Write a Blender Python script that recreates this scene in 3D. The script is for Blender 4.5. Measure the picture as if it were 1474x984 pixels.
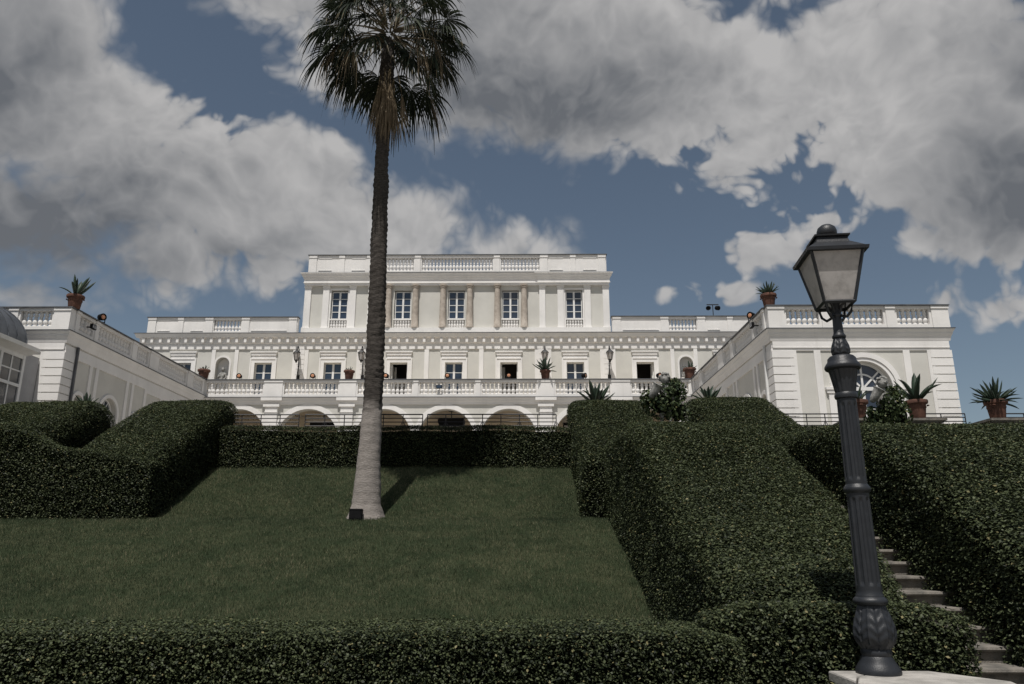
import bpy, math, random
import numpy as np
from mathutils import Vector, Matrix, noise as mnoise
R = math.radians
random.seed(7); rng = np.random.default_rng(7)
for o in list(bpy.data.objects): bpy.data.objects.remove(o)
S = bpy.context.scene
COL = S.collection

# ------------------------------------------------------------------ camera
F = 1090.; CX, CY = 737., 492.                 # focal length and centre in photo pixels
TH = math.atan(298 / 1090.); YAW = R(.456)
EYE = np.array([0, 0, 1.65])
cam = bpy.data.cameras.new('camera'); co = bpy.data.objects.new('camera', cam); COL.objects.link(co)
co.location = EYE; co.rotation_euler = (math.pi / 2 + TH, 0, YAW)
cam.sensor_width = 36; cam.sensor_fit = 'HORIZONTAL'; cam.lens = 36 * F / 1474
cam.clip_start = .05; cam.clip_end = 4000
S.camera = co
_f = np.array([-math.sin(YAW) * math.cos(TH), math.cos(YAW) * math.cos(TH), math.sin(TH)])
_r = np.array([math.cos(YAW), math.sin(YAW), 0]); _u = np.cross(_r, _f)
def ray(x, y): return _f * F + _r * (x - CX) + _u * (CY - y)
def aty(x, y, Y):                               # the point of depth Y seen at a pixel
    d = ray(x, y); return EYE + d * (Y / d[1])

# ------------------------------------------------------------------ light and sky
SUN_EL, SUN_AZ = R(66), R(13)
SKY_STRENGTH = .085
S.view_settings.view_transform = 'Standard'; S.view_settings.look = 'None'
S.view_settings.exposure = -.12; S.view_settings.gamma = 1
S.view_settings.use_curve_mapping = False
sl = bpy.data.lights.new('sun', 'SUN'); sl.energy = 4.7; sl.angle = R(.55); sl.color = (1, .955, .9)
so = bpy.data.objects.new('sun', sl); COL.objects.link(so)
so.rotation_euler = Vector((math.sin(SUN_AZ) * math.cos(SUN_EL), math.cos(SUN_AZ) * math.cos(SUN_EL), -math.sin(SUN_EL))).to_track_quat('-Z', 'Y').to_euler()
so.location = (-10, -20, 40)

class NT:
    """small helper to write node trees"""
    def __init__(s, tree): s.t = tree; s.n = tree.nodes; s.l = tree.links
    def new(s, ty, **kw):
        n = s.n.new(ty)
        for k, v in kw.items(): setattr(n, k, v)
        return n
    def put(s, sock, v):
        if isinstance(v, bpy.types.NodeSocket): s.l.new(v, sock)
        elif v is not None: sock.default_value = v
    def m(s, op, a, b=None, c=None, clamp=False):
        n = s.new('ShaderNodeMath', operation=op, use_clamp=clamp)
        s.put(n.inputs[0], a); s.put(n.inputs[1], b); s.put(n.inputs[2], c); return n.outputs[0]
    def v(s, op, a, b=None):
        n = s.new('ShaderNodeVectorMath', operation=op)
        s.put(n.inputs[0], a); s.put(n.inputs[1], b)
        return n.outputs['Value'] if op in ('LENGTH', 'DOT_PRODUCT', 'DISTANCE') else n.outputs[0]
    def noise(s, vec, scale, detail=4, rough=.5, dist=0, lac=2.0):
        n = s.new('ShaderNodeTexNoise'); s.put(n.inputs['Vector'], vec)
        n.inputs['Scale'].default_value = scale; n.inputs['Detail'].default_value = detail
        n.inputs['Roughness'].default_value = rough; n.inputs['Distortion'].default_value = dist
        n.inputs['Lacunarity'].default_value = lac
        return n.outputs['Fac']
    def rng(s, val, a, b, c=0., d=1., mode='SMOOTHSTEP'):
        n = s.new('ShaderNodeMapRange', interpolation_type=mode); s.put(n.inputs[0], val)
        for i, q in enumerate((a, b, c, d)): s.put(n.inputs[i + 1], q)
        return n.outputs[0]
    def mix(s, fac, a, b, mode='MIX'):
        n = s.new('ShaderNodeMix', data_type='RGBA', blend_type=mode)
        s.put(n.inputs['Factor'], fac)
        for sock, q in ((n.inputs[6], a), (n.inputs[7], b)):
            s.put(sock, (*q, 1) if isinstance(q, tuple) and len(q) == 3 else q)
        return n.outputs[2]

world = bpy.data.worlds.new('World'); S.world = world; world.use_nodes = True
wt = NT(world.node_tree)
for n in list(wt.n): wt.n.remove(n)
sky = wt.new('ShaderNodeTexSky', sky_type='NISHITA'); sky.sun_disc = False
sky.sun_elevation = SUN_EL; sky.sun_rotation = math.pi + SUN_AZ
sky.altitude = 100; sky.air_density = 1.0; sky.dust_density = .55; sky.ozone_density = 1.3
dirv = wt.new('ShaderNodeTexCoord').outputs['Generated']
# cumulus: masses placed round the sky, their edges broken up by fractal noise
CLOUDS = [(30, 30, 140, 150, 1.2), (110, 180, 170, 160, 1.3), (225, 170, 105, 85, 1.0), (190, 280, 200, 110, 1.3), (40, 310, 190, 95, 1.3), (340, 290, 130, 75, 1.0),
          (440, 258, 66, 58, 1.0), (440, 335, 130, 60, .85), (250, 400, 190, 42, .7), (30, 425, 120, 32, .75), (390, 5, 150, 46, .8),
          (520, 70, 140, 90, .95), (690, 60, 220, 110, 1.2), (850, 95, 200, 115, 1.2), (960, 165, 130, 65, .9), (690, 185, 90, 50, .75),
          (1085, 110, 95, 75, .7), (1110, 195, 80, 55, .6), (1320, 90, 130, 130, 1.0), (1440, 180, 160, 150, 1.3), (1400, 265, 140, 80, 1.0),
          (1295, 230, 80, 65, .9), (1205, 60, 80, 80, .7), (610, 318, 80, 46, .85), (735, 350, 110, 44, .9), (540, 320, 80, 55, .8), (832, 328, 40, 18, .6),
          (1215, 325, 80, 28, .5), (1345, 345, 130, 30, .62), (1365, 418, 40, 26, .7), (1445, 428, 70, 30, .5),
          (1125, 375, 70, 26, .46), (1045, 250, 60, 28, .42), (1110, 5, 90, 26, .7), (1000, 440, 110, 20, .4)]
SHADE = [(40, 330, 300, 120, 1.25), (170, 280, 200, 90, .7), (0, 100, 130, 170, .8), (780, 140, 260, 85, .95), (640, 50, 230, 80, .5), (1450, 265, 150, 85, 1.05), (1480, 90, 90, 130, .6), (330, 370, 150, 50, .5)]
def blobs(vec, lst):
    out = None
    for (px, py, rx, ry, w) in lst:
        d = ray(px, py); L = np.linalg.norm(d); d = d / L
        k = wt.v('LENGTH', wt.v('MULTIPLY', wt.v('SUBTRACT', vec, tuple(d)), (L / rx, L / ry * .7, L / ry)))
        q = wt.m('MULTIPLY', wt.m('SUBTRACT', 1.25, k), w)
        out = q if out is None else wt.m('SMOOTH_MAX', out, q, .25)
    return out
warp = wt.new('ShaderNodeTexNoise'); wt.put(warp.inputs['Vector'], dirv); warp.inputs['Scale'].default_value = 5; warp.inputs['Detail'].default_value = 4
wv = wt.v('ADD', dirv, wt.v('MULTIPLY', wt.v('SUBTRACT', warp.outputs['Color'], (.5, .5, .5)), (.10, .10, .10)))
field = blobs(wv, CLOUDS); shade = blobs(wv, SHADE)
# elsewhere round the sky the same kind of broken cumulus goes on
away = wt.rng(wt.v('DOT_PRODUCT', dirv, tuple(_f)), .80, .62)
gen = wt.m('MULTIPLY', wt.m('SUBTRACT', wt.noise(dirv, 2.6, 3, .5), .46), 5.5)
field = wt.m('ADD', wt.m('MULTIPLY', field, wt.m('SUBTRACT', 1, away)), wt.m('MULTIPLY', gen, away))
shade = wt.m('ADD', wt.m('MULTIPLY', shade, wt.m('SUBTRACT', 1, away)), wt.m('MULTIPLY', wt.m('SUBTRACT', gen, .3), away))
def detail(vec):
    a = wt.noise(vec, 6, 7, .56)
    out = wt.m('MULTIPLY', wt.m('SUBTRACT', a, .5), 2.0)
    for sc, am in ((17, .62), (38, .34), (80, .17)):           # billows
        n = wt.noise(vec, sc, 0)
        out = wt.m('ADD', out, wt.m('MULTIPLY', wt.m('SUBTRACT', wt.m('ABSOLUTE', wt.m('SUBTRACT', n, .5)), .09), am * 2.2))
    return out
n0 = detail(wv)
n1 = detail(wt.v('ADD', wv, (.006, -.006, .024)))
soft = wt.noise(dirv, 3.3, 1, .5)
dens = wt.m('ADD', wt.m('SUBTRACT', field, .10), n0)
edge = wt.rng(soft, .38, .62, .25, .9)
cover = wt.rng(dens, 0., edge)
thick = wt.m('ADD', shade, wt.m('MULTIPLY', n0, .30))
light = wt.m('MULTIPLY', wt.m('SUBTRACT', n0, n1), .50)
g = wt.m('ADD', wt.rng(thick, -.15, 1.2, .80, .0), light, clamp=True)
ccol = wt.mix(g, (1.75, 1.86, 2.05), (6.1, 6.0, 5.95))
hs = wt.new('ShaderNodeHueSaturation'); wt.put(hs.inputs['Color'], sky.outputs[0]); hs.inputs['Hue'].default_value = .492; hs.inputs['Saturation'].default_value = .80; hs.inputs['Value'].default_value = .74
vis = wt.m('MULTIPLY', cover, .96)
out = wt.mix(vis, hs.outputs[0], ccol)
bg = wt.new('ShaderNodeBackground'); wt.put(bg.inputs[0], out); bg.inputs[1].default_value = SKY_STRENGTH
wo = wt.new('ShaderNodeOutputWorld'); wt.l.new(bg.outputs[0], wo.inputs[0])
world.cycles.sampling_method = 'MANUAL'; world.cycles.sample_map_resolution = 512
S.cycles.max_bounces = 6; S.cycles.transparent_max_bounces = 6; S.cycles.use_denoising = True
S.cycles.caustics_reflective = False; S.cycles.caustics_refractive = False

# ------------------------------------------------------------------ materials
def material(name, col, rough=.8, var=.15, scale=3., bump=0., bscale=60., spec=.3, metal=0., col2=None, stain=None, extra=None):
    m = bpy.data.materials.new(name); m.use_nodes = True; t = NT(m.node_tree)
    b = t.n['Principled BSDF']; b.inputs['Roughness'].default_value = rough; b.inputs['Metallic'].default_value = metal
    b.inputs['Specular IOR Level'].default_value = spec
    tc = t.new('ShaderNodeTexCoord').outputs['Object']
    n = t.noise(tc, scale, 6, .6)
    c2 = col2 or tuple(max(0, c * (1 - 2 * var)) for c in col)
    c1 = col if col2 else tuple(min(1, c * (1 + var * .5)) for c in col)
    c = t.mix(t.rng(n, .3, .7), c2, c1)
    if stain:                                   # vertical run-off streaks
        mp = t.new('ShaderNodeMapping'); t.put(mp.inputs[0], tc); mp.inputs['Scale'].default_value = (2.2, 2.2, .22)
        s = t.rng(t.noise(mp.outputs[0], 1.6, 8, .65), .52, .78)
        c = t.mix(t.m('MULTIPLY', s, stain), c, (.34, .32, .29))
    if extra: c = extra(t, tc, c)
    t.put(b.inputs['Base Color'], c)
    if bump:
        bn = t.new('ShaderNodeBump'); bn.inputs['Strength'].default_value = bump; bn.inputs['Distance'].default_value = .02
        t.put(bn.inputs['Height'], t.noise(tc, bscale, 5, .6)); t.l.new(bn.outputs[0], b.inputs['Normal'])
    return m
M = {}
M['white'] = material('white_stucco', (.80, .785, .765), .85, .05, .8, .25, 30, .2, stain=.16)
M['cream'] = material('cream_stucco', (.60, .59, .55), .88, .05, .7, .25, 30, .2, stain=.12)
M['shadywall'] = material('shaded_grey_render', (.36, .36, .37), .9, .08, 1.2, .2, 30, .2)  # shade of the return wall and niche backs put into the grey
M['lead'] = material('lead_flashing', (.10, .105, .115), .6, .2, 2, .2, 20, .4)
M['travertine'] = material('travertine', (.47, .42, .365), .75, .12, 5, .3, 40, .25, col2=(.34, .295, .25))
M['loggia'] = material('loggia_plaster', (.66, .58, .46), .9, .08, 1, .2, 20, .2)
M['frame'] = material('white_paint', (.76, .76, .75), .5, .04, 4, 0, 1, .4)
M['terracotta'] = material('terracotta', (.165, .085, .062), .9, .25, 6, .35, 40, .15, col2=(.09, .05, .04))
M['agave'] = material('agave_leaf', (.042, .064, .042), .5, .3, 5, 0, 1, .3, col2=(.02, .036, .025))
M['soil'] = material('potting_soil', (.05, .04, .03), .95, .3, 20, .5, 60, .1)
M['iron'] = material('cast_iron_paint', (.020, .0225, .027), .45, .12, 12, .15, 90, .4)
M['blackiron'] = material('black_iron', (.018, .018, .02), .5, .2, 12, .1, 60, .4)
M['blackplastic'] = material('black_housing', (.008, .008, .009), .7, .2, 8, 0, 1, .15)
M['stone'] = material('grey_stone', (.22, .20, .175), .9, .2, 5, .6, 45, .2, col2=(.11, .105, .095))
M['pale_stone'] = material('pale_stone', (.43, .41, .38), .85, .18, 4, .4, 40, .25, col2=(.25, .24, .22))
M['marble'] = material('weathered_marble', (.36, .355, .34), .8, .2, 9, .4, 40, .2, col2=(.15, .15, .14))
M['gravel'] = material('gravel', (.40, .37, .33), .95, .2, 30, .6, 120, .15)
M['roof'] = material('ribbed_zinc', (.12, .13, .145), .45, .15, 2, .1, 20, .4, metal=.4)
M['beige_fabric'] = material('beige_canopy', (.45, .41, .36), .8, .1, 4, .1, 60, .2)
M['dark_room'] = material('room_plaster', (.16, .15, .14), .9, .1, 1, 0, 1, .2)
M['curtain'] = material('curtain', (.35, .35, .34), .9, .1, 3, 0, 1, .2)
def glassmat(name, col, rough, spec):
    m = bpy.data.materials.new(name); m.use_nodes = True; t = NT(m.node_tree); b = t.n['Principled BSDF']
    tc = t.new('ShaderNodeTexCoord').outputs['Object']
    t.put(b.inputs['Base Color'], t.mix(t.noise(tc, .9, 3), tuple(c * .6 for c in col), tuple(c * 1.3 for c in col)))
    b.inputs['Roughness'].default_value = rough; b.inputs['IOR'].default_value = 1.52; b.inputs['Specular IOR Level'].default_value = spec
    bn = t.new('ShaderNodeBump'); bn.inputs['Strength'].default_value = .05; bn.inputs['Distance'].default_value = .05
    t.put(bn.inputs['Height'], t.noise(tc, 2.5, 2)); t.l.new(bn.outputs[0], b.inputs['Normal'])
    return m
M['glass'] = glassmat('window_glass', (.030, .046, .075), .06, .8)
M['glasshouse'] = glassmat('conservatory_glass', (.06, .065, .075), .08, .8)
M['lens'] = material('amber_lens', (.62, .30, .17), .35, .1, 20, .2, 60, .5)
# frosted lantern glass, dusty
m = bpy.data.materials.new('frosted_glass'); m.use_nodes = True; t = NT(m.node_tree); b = t.n['Principled BSDF']
tc = t.new('ShaderNodeTexCoord').outputs['Object']
dust = t.rng(t.noise(tc, 9, 8, .7), .42, .7)
t.put(b.inputs['Base Color'], t.mix(dust, (.66, .63, .61), (.40, .385, .37))); b.inputs['Roughness'].default_value = .5
tr = t.new('ShaderNodeBsdfTranslucent'); tr.inputs[0].default_value = (.62, .59, .57, 1)
ms = t.new('ShaderNodeMixShader'); ms.inputs[0].default_value = .45
t.l.new(b.outputs[0], ms.inputs[1]); t.l.new(tr.outputs[0], ms.inputs[2]); t.l.new(ms.outputs[0], t.n['Material Output'].inputs[0])
M['frost'] = m
def leafmat(name, dark, light, odd, rough=.55, trans=.16, spec=.22):
    m = bpy.data.materials.new(name); m.use_nodes = True; t = NT(m.node_tree); b = t.n['Principled BSDF']
    a = t.new('ShaderNodeAttribute'); a.attribute_name = 'tint'; f = a.outputs['Fac']
    tc = t.new('ShaderNodeTexCoord').outputs['Object']
    big = t.noise(tc, .9, 4, .6)
    c = t.mix(t.rng(t.m('ADD', f, t.m('MULTIPLY', t.m('SUBTRACT', big, .5), .9)), 0., .93, 0, 1, 'LINEAR'), dark, light)
    c = t.mix(t.rng(f, .965, .985), c, odd)
    t.put(b.inputs['Base Color'], c); b.inputs['Roughness'].default_value = rough; b.inputs['Specular IOR Level'].default_value = spec
    tr = t.new('ShaderNodeBsdfTranslucent'); t.put(tr.inputs[0], c)
    ms = t.new('ShaderNodeMixShader'); ms.inputs[0].default_value = trans
    t.l.new(b.outputs[0], ms.inputs[1]); t.l.new(tr.outputs[0], ms.inputs[2]); t.l.new(ms.outputs[0], t.n['Material Output'].inputs[0])
    return m
M['hedge'] = leafmat('hedge_leaves', (.010, .016, .008), (.084, .102, .047), (.19, .17, .08))
M['core'] = material('hedge_gap_shade', (.007, .009, .005), .95, .3, 8, .6, 60, .03)  # near-black colour stands for the shade between the leaves
M['ivy'] = leafmat('ivy_leaves', (.016, .030, .014), (.075, .10, .042), (.16, .16, .07))
M['grass'] = leafmat('grass_blades', (.030, .047, .025), (.118, .148, .078), (.27, .24, .15), .6, .3, .2)
M['turf'] = material('turf', (.064, .068, .038), .95, .3, 1.6, .8, 120, .05, col2=(.026, .038, .019))
M['frond'] = leafmat('palm_leaf', (.010, .016, .011), (.040, .050, .030), (.12, .10, .06), .62, .2, .15)
M['deadfrond'] = leafmat('dry_palm_leaf', (.10, .078, .052), (.34, .27, .185), (.42, .35, .25), .8, .25, .15)
M['petiole'] = material('palm_stalk', (.14, .11, .06), .6, .3, 6, .2, 40, .3, col2=(.07, .055, .035))

def bark_extra(t, tc, c):
    sx = t.new('ShaderNodeSeparateXYZ'); t.put(sx.inputs[0], tc)
    z = t.m('ADD', sx.outputs[2], t.m('MULTIPLY', t.m('SUBTRACT', t.noise(tc, 3.0, 4), .5), .5))
    mp = t.new('ShaderNodeMapping'); t.put(mp.inputs[0], tc); mp.inputs['Scale'].default_value = (4.5, 4.5, 24.)
    ring = t.noise(mp.outputs[0], 2.2, 6, .7)
    up = t.mix(t.rng(ring, .35, .68), (.036, .032, .029), (.095, .084, .075))
    low = t.mix(t.rng(ring, .32, .7), (.22, .197, .18), (.34, .31, .285))
    return t.mix(t.rng(z, 2.55, 3.05), low, up)
M['bark'] = material('palm_bark', (.2, .18, .16), .95, .1, 4, 0, 1, .1, extra=bark_extra)
t = NT(M['bark'].node_tree); bb_ = t.n['Principled BSDF']
mp = t.new('ShaderNodeMapping'); t.put(mp.inputs[0], t.new('ShaderNodeTexCoord').outputs['Object']); mp.inputs['Scale'].default_value = (4.5, 4.5, 26)
bn = t.new('ShaderNodeBump'); bn.inputs['Strength'].default_value = .8; bn.inputs['Distance'].default_value = .03
t.put(bn.inputs['Height'], t.noise(mp.outputs[0], 2.4, 6, .7)); t.l.new(bn.outputs[0], bb_.inputs['Normal'])

# ------------------------------------------------------------------ geometry helpers
class G:
    """collects faces; fr maps (along, into, up) of a wall to the world, org is the thing's base"""
    def __init__(s, fr=None, org=(0, 0, 0)): s.v = []; s.f = []; s.fr = fr; s.org = org
    def add(s, vs, fs):
        k = len(s.v)
        for p in vs:
            if s.fr: p = s.fr(*p)
            s.v.append((p[0] - s.org[0], p[1] - s.org[1], p[2] - s.org[2]))
        s.f += [tuple(i + k for i in q) for q in fs]; return s
    def box(s, x0, x1, y0, y1, z0, z1):
        return s.add([(x, y, z) for z in (z0, z1) for y in (y0, y1) for x in (x0, x1)],
                     [(0, 2, 3, 1), (4, 5, 7, 6), (0, 1, 5, 4), (2, 6, 7, 3), (0, 4, 6, 2), (1, 3, 7, 5)])
    def extrude(s, poly, y0, y1):               # poly of (x, z), counter-clockwise seen from the front
        n = len(poly)
        return s.add([(x, y0, z) for x, z in poly] + [(x, y1, z) for x, z in poly],
                     [tuple(range(n)), tuple(range(2 * n - 1, n - 1, -1))] + [(i, n + i, n + (i + 1) % n, (i + 1) % n) for i in range(n)])
    def profile(s, x0, x1, prof, ex=True):      # moulding run: prof of (y, z); ends mitre outward by -y
        n = len(prof)
        a = [(x0 + (y if ex else 0), y, z) for y, z in prof]; b = [(x1 - (y if ex else 0), y, z) for y, z in prof]
        return s.add(a + b, [tuple(range(n - 1, -1, -1)), tuple(range(n, 2 * n))] + [(i, (i + 1) % n, n + (i + 1) % n, n + i) for i in range(n)])
    def lathe(s, prof, c=(0, 0, 0), n=12, mod=None):
        vs = []
        for k, (r, z) in enumerate(prof):
            for i in range(n):
                a = 2 * math.pi * i / n; q = r * (mod(a, z) if mod else 1)
                vs.append((c[0] + q * math.cos(a), c[1] + q * math.sin(a), c[2] + z))
        fs = [(k * n + i, k * n + (i + 1) % n, (k + 1) * n + (i + 1) % n, (k + 1) * n + i) for k in range(len(prof) - 1) for i in range(n)]
        fs += [tuple(range(n - 1, -1, -1)), tuple((len(prof) - 1) * n + i for i in range(n))]
        return s.add(vs, fs)
    def tube(s, pts, rad, n=6):
        pts = [Vector(p) for p in pts]; vs = []
        rad = rad if isinstance(rad, (list, tuple)) else [rad] * len(pts)
        for i, p in enumerate(pts):
            d = (pts[min(i + 1, len(pts) - 1)] - pts[max(i - 1, 0)]).normalized()
            a = d.cross(Vector((0, 0, 1)) if abs(d.z) < .95 else Vector((1, 0, 0))).normalized(); b = d.cross(a)
            vs += [tuple(p + (a * math.cos(2 * math.pi * k / n) + b * math.sin(2 * math.pi * k / n)) * rad[i]) for k in range(n)]
        fs = [(i * n + k, i * n + (k + 1) % n, (i + 1) * n + (k + 1) % n, (i + 1) * n + k) for i in range(len(pts) - 1) for k in range(n)]
        fs += [tuple(range(n - 1, -1, -1)), tuple((len(pts) - 1) * n + k for k in range(n))]
        return s.add(vs, fs)
    def ball(s, c, r, n=10, sc=(1, 1, 1), f=None):
        vs = []; m_ = n // 2 + 1
        for j in range(1, m_):
            ph = math.pi * j / m_
            for i in range(n):
                a = 2 * math.pi * i / n; p = Vector((math.sin(ph) * math.cos(a), math.sin(ph) * math.sin(a), math.cos(ph)))
                k = r * (f(p) if f else 1); vs.append((c[0] + p.x * k * sc[0], c[1] + p.y * k * sc[1], c[2] + p.z * k * sc[2]))
        vs += [(c[0], c[1], c[2] + r * sc[2]), (c[0], c[1], c[2] - r * sc[2])]; q = m_ - 1
        fs = [(j * n + i, (j + 1) * n + i, (j + 1) * n + (i + 1) % n, j * n + (i + 1) % n) for j in range(q - 1) for i in range(n)]
        fs += [(q * n, i, (i + 1) % n) for i in range(n)] + [(q * n + 1, (q - 1) * n + (i + 1) % n, (q - 1) * n + i) for i in range(n)]
        return s.add(vs, fs)
    def mesh(s, name):
        me = bpy.data.meshes.new(name); me.from_pydata(s.v, [], s.f); me.update(); return me
    def build(s, name, mat, parent=None, smooth=False):
        return put(name, s.mesh(name), mat, parent, smooth=smooth)
def put(name, me, mat=None, parent=None, loc=(0, 0, 0), rot=(0, 0, 0), smooth=False):
    if mat and not me.materials: me.materials.append(M[mat])
    if smooth:
        me.polygons.foreach_set('use_smooth', [True] * len(me.polygons))
        try: me.set_sharp_from_angle(angle=R(38))
        except Exception: pass
    o = bpy.data.objects.new(name, me); COL.objects.link(o); o.parent = parent; o.location = loc; o.rotation_euler = rot
    return o
def tag(o, label, cat=None, group=None, kind=None):
    o['label'] = label
    if cat: o['category'] = cat
    if group: o['group'] = group
    if kind: o['kind'] = kind
    return o
def thing(name, label, cat, loc=(0, 0, 0), rotz=0, group=None, scale=1):
    o = bpy.data.objects.new(name, None); COL.objects.link(o); o.location = loc; o.rotation_euler = (0, 0, rotz)
    o.scale = (scale,) * 3; o.empty_display_size = .2
    return tag(o, label, cat, group)
def struct(name, g_, mat, smooth=False):
    o = g_.build(name, mat, None, smooth); o['kind'] = 'structure'; return o
def copy_tree(o, parent=None):
    c = o.copy(); COL.objects.link(c); c.parent = parent
    for ch in list(o.children): copy_tree(ch, c)
    return c
def fr_front(ax, Y): return lambda x, y, z: (ax + x, Y + y, z)          # wall facing the camera
def fr_west(X): return lambda x, y, z: (X + y, -x, z)                   # wall facing -X, along = -Y
def fr_east(X): return lambda x, y, z: (X - y, x, z)                    # wall facing +X, along = +Y

# ------------------------------------------------------------------ terrain
COURT = 4.75
PROFILE = [(5., -.02), (9.6, -.02), (10.79, 0.02), (12, .38), (14, 1.0), (16, 1.62), (17.4, 2.05), (18.0, 2.21), (18.5, 2.31), (19.1, 2.37), (19.5, 2.52), (21, 3.24), (22.6, 3.99), (23.2, 4.2)]
def lawn_z(Y): return float(np.interp(Y, [p[0] for p in PROFILE], [p[1] for p in PROFILE]))
g_ = G(); g_.add([(-1500, -300, -.05), (1500, -300, -.05), (1500, 2600, -.05), (-1500, 2600, -.05)], [(0, 1, 2, 3)])
struct('ground', g_, 'gravel')
xs = np.linspace(-45, 45, 121); g_ = G(); vs = []; ys = np.concatenate([np.linspace(5, 17, 40), np.linspace(17.1, 23.2, 60)])
for Y in ys:
    for X in xs:
        vs.append((X, Y, lawn_z(Y) + (.008 * mnoise.noise((X * .5, Y * .5, 0)) if 10.5 < Y < 22.4 else 0)))
n = len(xs); g_.add(vs, [(j * n + i, j * n + i + 1, (j + 1) * n + i + 1, (j + 1) * n + i) for j in range(len(ys) - 1) for i in range(n - 1)])
struct('lawn', g_, 'turf', True)
struct('courtyard', G().box(-45, 45, 23.25, 120, 3.0, COURT), 'gravel')
struct('landing', G().box(3.6, 12, 12.6, 19.05, 1.9, 2.35), 'stone')

# ------------------------------------------------------------------ palace
AX = -3.74
BAL = G()                                       # one baluster, height 1
BAL.lathe([(.42, 0), (.42, .08), (.27, .10), (.27, .13), (.40, .21), (.455, .30), (.41, .40), (.24, .49), (.22, .51), (.36, .53), (.36, .57), (.22, .59), (.24, .62), (.36, .70), (.385, .77), (.27, .88), (.25, .91), (.42, .92), (.42, 1)], n=10)
bal_cache = {}
def baluster_mesh(h, w):
    k = (round(h, 3), round(w, 3))
    if k not in bal_cache:
        me = bpy.data.meshes.new('baluster'); me.from_pydata([(x * w, y * w, z * h) for x, y, z in BAL.v], [], BAL.f)
        me.polygons.foreach_set('use_smooth', [True] * len(me.polygons)); me.materials.append(M['white']); bal_cache[k] = me
    return bal_cache[k]
def balusters(root, part, fr, x0, x1, z0, z1, y, step=.205, w=None):
    n = max(1, round((x1 - x0) / step)); st = (x1 - x0) / n; w = w or st * 1.05
    for i in range(n):
        p = fr(x0 + st * (i + .5), y, z0)
        put('baluster', baluster_mesh(z1 - z0, w), None, part, tuple(p[k] - root.location[k] for k in range(3)))
def parapet(root, fr, x0, x1, z0, z1, bays, y0=0., th=.3, step=.205, name='balustrade', plates=True, mitre=False):
    """base, piers, coping with a dark lead cap; balusters stand in the bays"""
    o = root.location; g1 = G(fr, o); H = z1 - z0; zb = z0 + H * .17; zt = z1 - H * .17; e = [x0]
    for a, b in bays: e += [a, b]
    e.append(x1); rc = .05 if H < .8 else .06
    g1.box(x0, x1, y0, y0 + th, z0, zb); g1.box(x0, x1, y0 - .03, y0 + th + .03, zt, z1 - .045)
    for i in range(0, len(e), 2):
        a, b = e[i], e[i + 1]
        if b - a < .05: continue
        g1.box(a, b, y0 + .002, y0 + th - .002, zb, zt)
        if not plates or b - a < .25: continue
        spans = [(a + (.08 if i else .002), b - (.08 if i < len(e) - 2 else .002))]
        if b - a > 1.6:
            k = max(1, round((b - a) / 2.3)); spans = [(a + .05, a + .5), (b - .5, b - .05)] + [(a + (b - a) * j / k - .16, a + (b - a) * j / k + .16) for j in range(1, k)]
            for j in range(k):
                pa, pb = a + (b - a) * j / k + .62, a + (b - a) * (j + 1) / k - .62
                g1.box(pa, pb, y0 - .03, y0, zb + .0, zb + .035); g1.box(pa, pb, y0 - .022, y0, zt - .05, zt - .004)
        for p, q in spans:
            g1.box(p, q, y0 - .045, y0, z0 + .004, zt - .004); g1.box(p - .02, q + .02, y0 - .075, y0 - .03, zt + .002, z1 - .05)
    part = g1.build(name, 'white', root)
    G(fr, o).box(x0 - .05, x1 + .05, y0 - .10, y0 + th + .06, z1 - .043, z1).build('coping', 'lead', part)
    for a, b in bays: balusters(root, part, fr, a, b, zb, zt, y0 + th * .5, step)
    return part
def arch_pts(xc, zs, r, n=18): return [(xc + r * math.cos(math.pi * i / n), zs + r * math.sin(math.pi * i / n)) for i in range(n + 1)]
def wall(g_, x0, x1, z0, z1, th, ops, y0=0.):
    """ops: (centre, width, bottom, top, arched) openings, left to right"""
    x = x0
    for (c, w, zb, zt, arched) in sorted(ops):
        a, b = c - w / 2, c + w / 2
        g_.box(x, a, y0, y0 + th, z0, z1); x = b
        if zb > z0: g_.box(a, b, y0, y0 + th, z0, zb)
        if not arched: g_.box(a, b, y0, y0 + th, zt, z1)
        else:
            P = arch_pts(c, zt - w / 2, w / 2)
            for (xa, za), (xb, zb_) in zip(P[1:], P[:-1]):
                g_.extrude([(xa, za), (xb, zb_), (xb, z1), (xa, z1)], y0, y0 + th)
    g_.box(x, x1, y0, y0 + th, z0, z1); return g_
def archivolt(g_, c, zs, r, w, y0, y1, leg=0.):
    P = arch_pts(c, zs, r, 24); Q = arch_pts(c, zs, r + w, 24)
    for i in range(24): g_.extrude([P[i + 1], P[i], Q[i], Q[i + 1]], y0, y1)
    if leg: g_.box(c - r - w, c - r, y0, y1, zs - leg, zs); g_.box(c + r, c + r + w, y0, y1, zs - leg, zs)
    return g_
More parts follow.
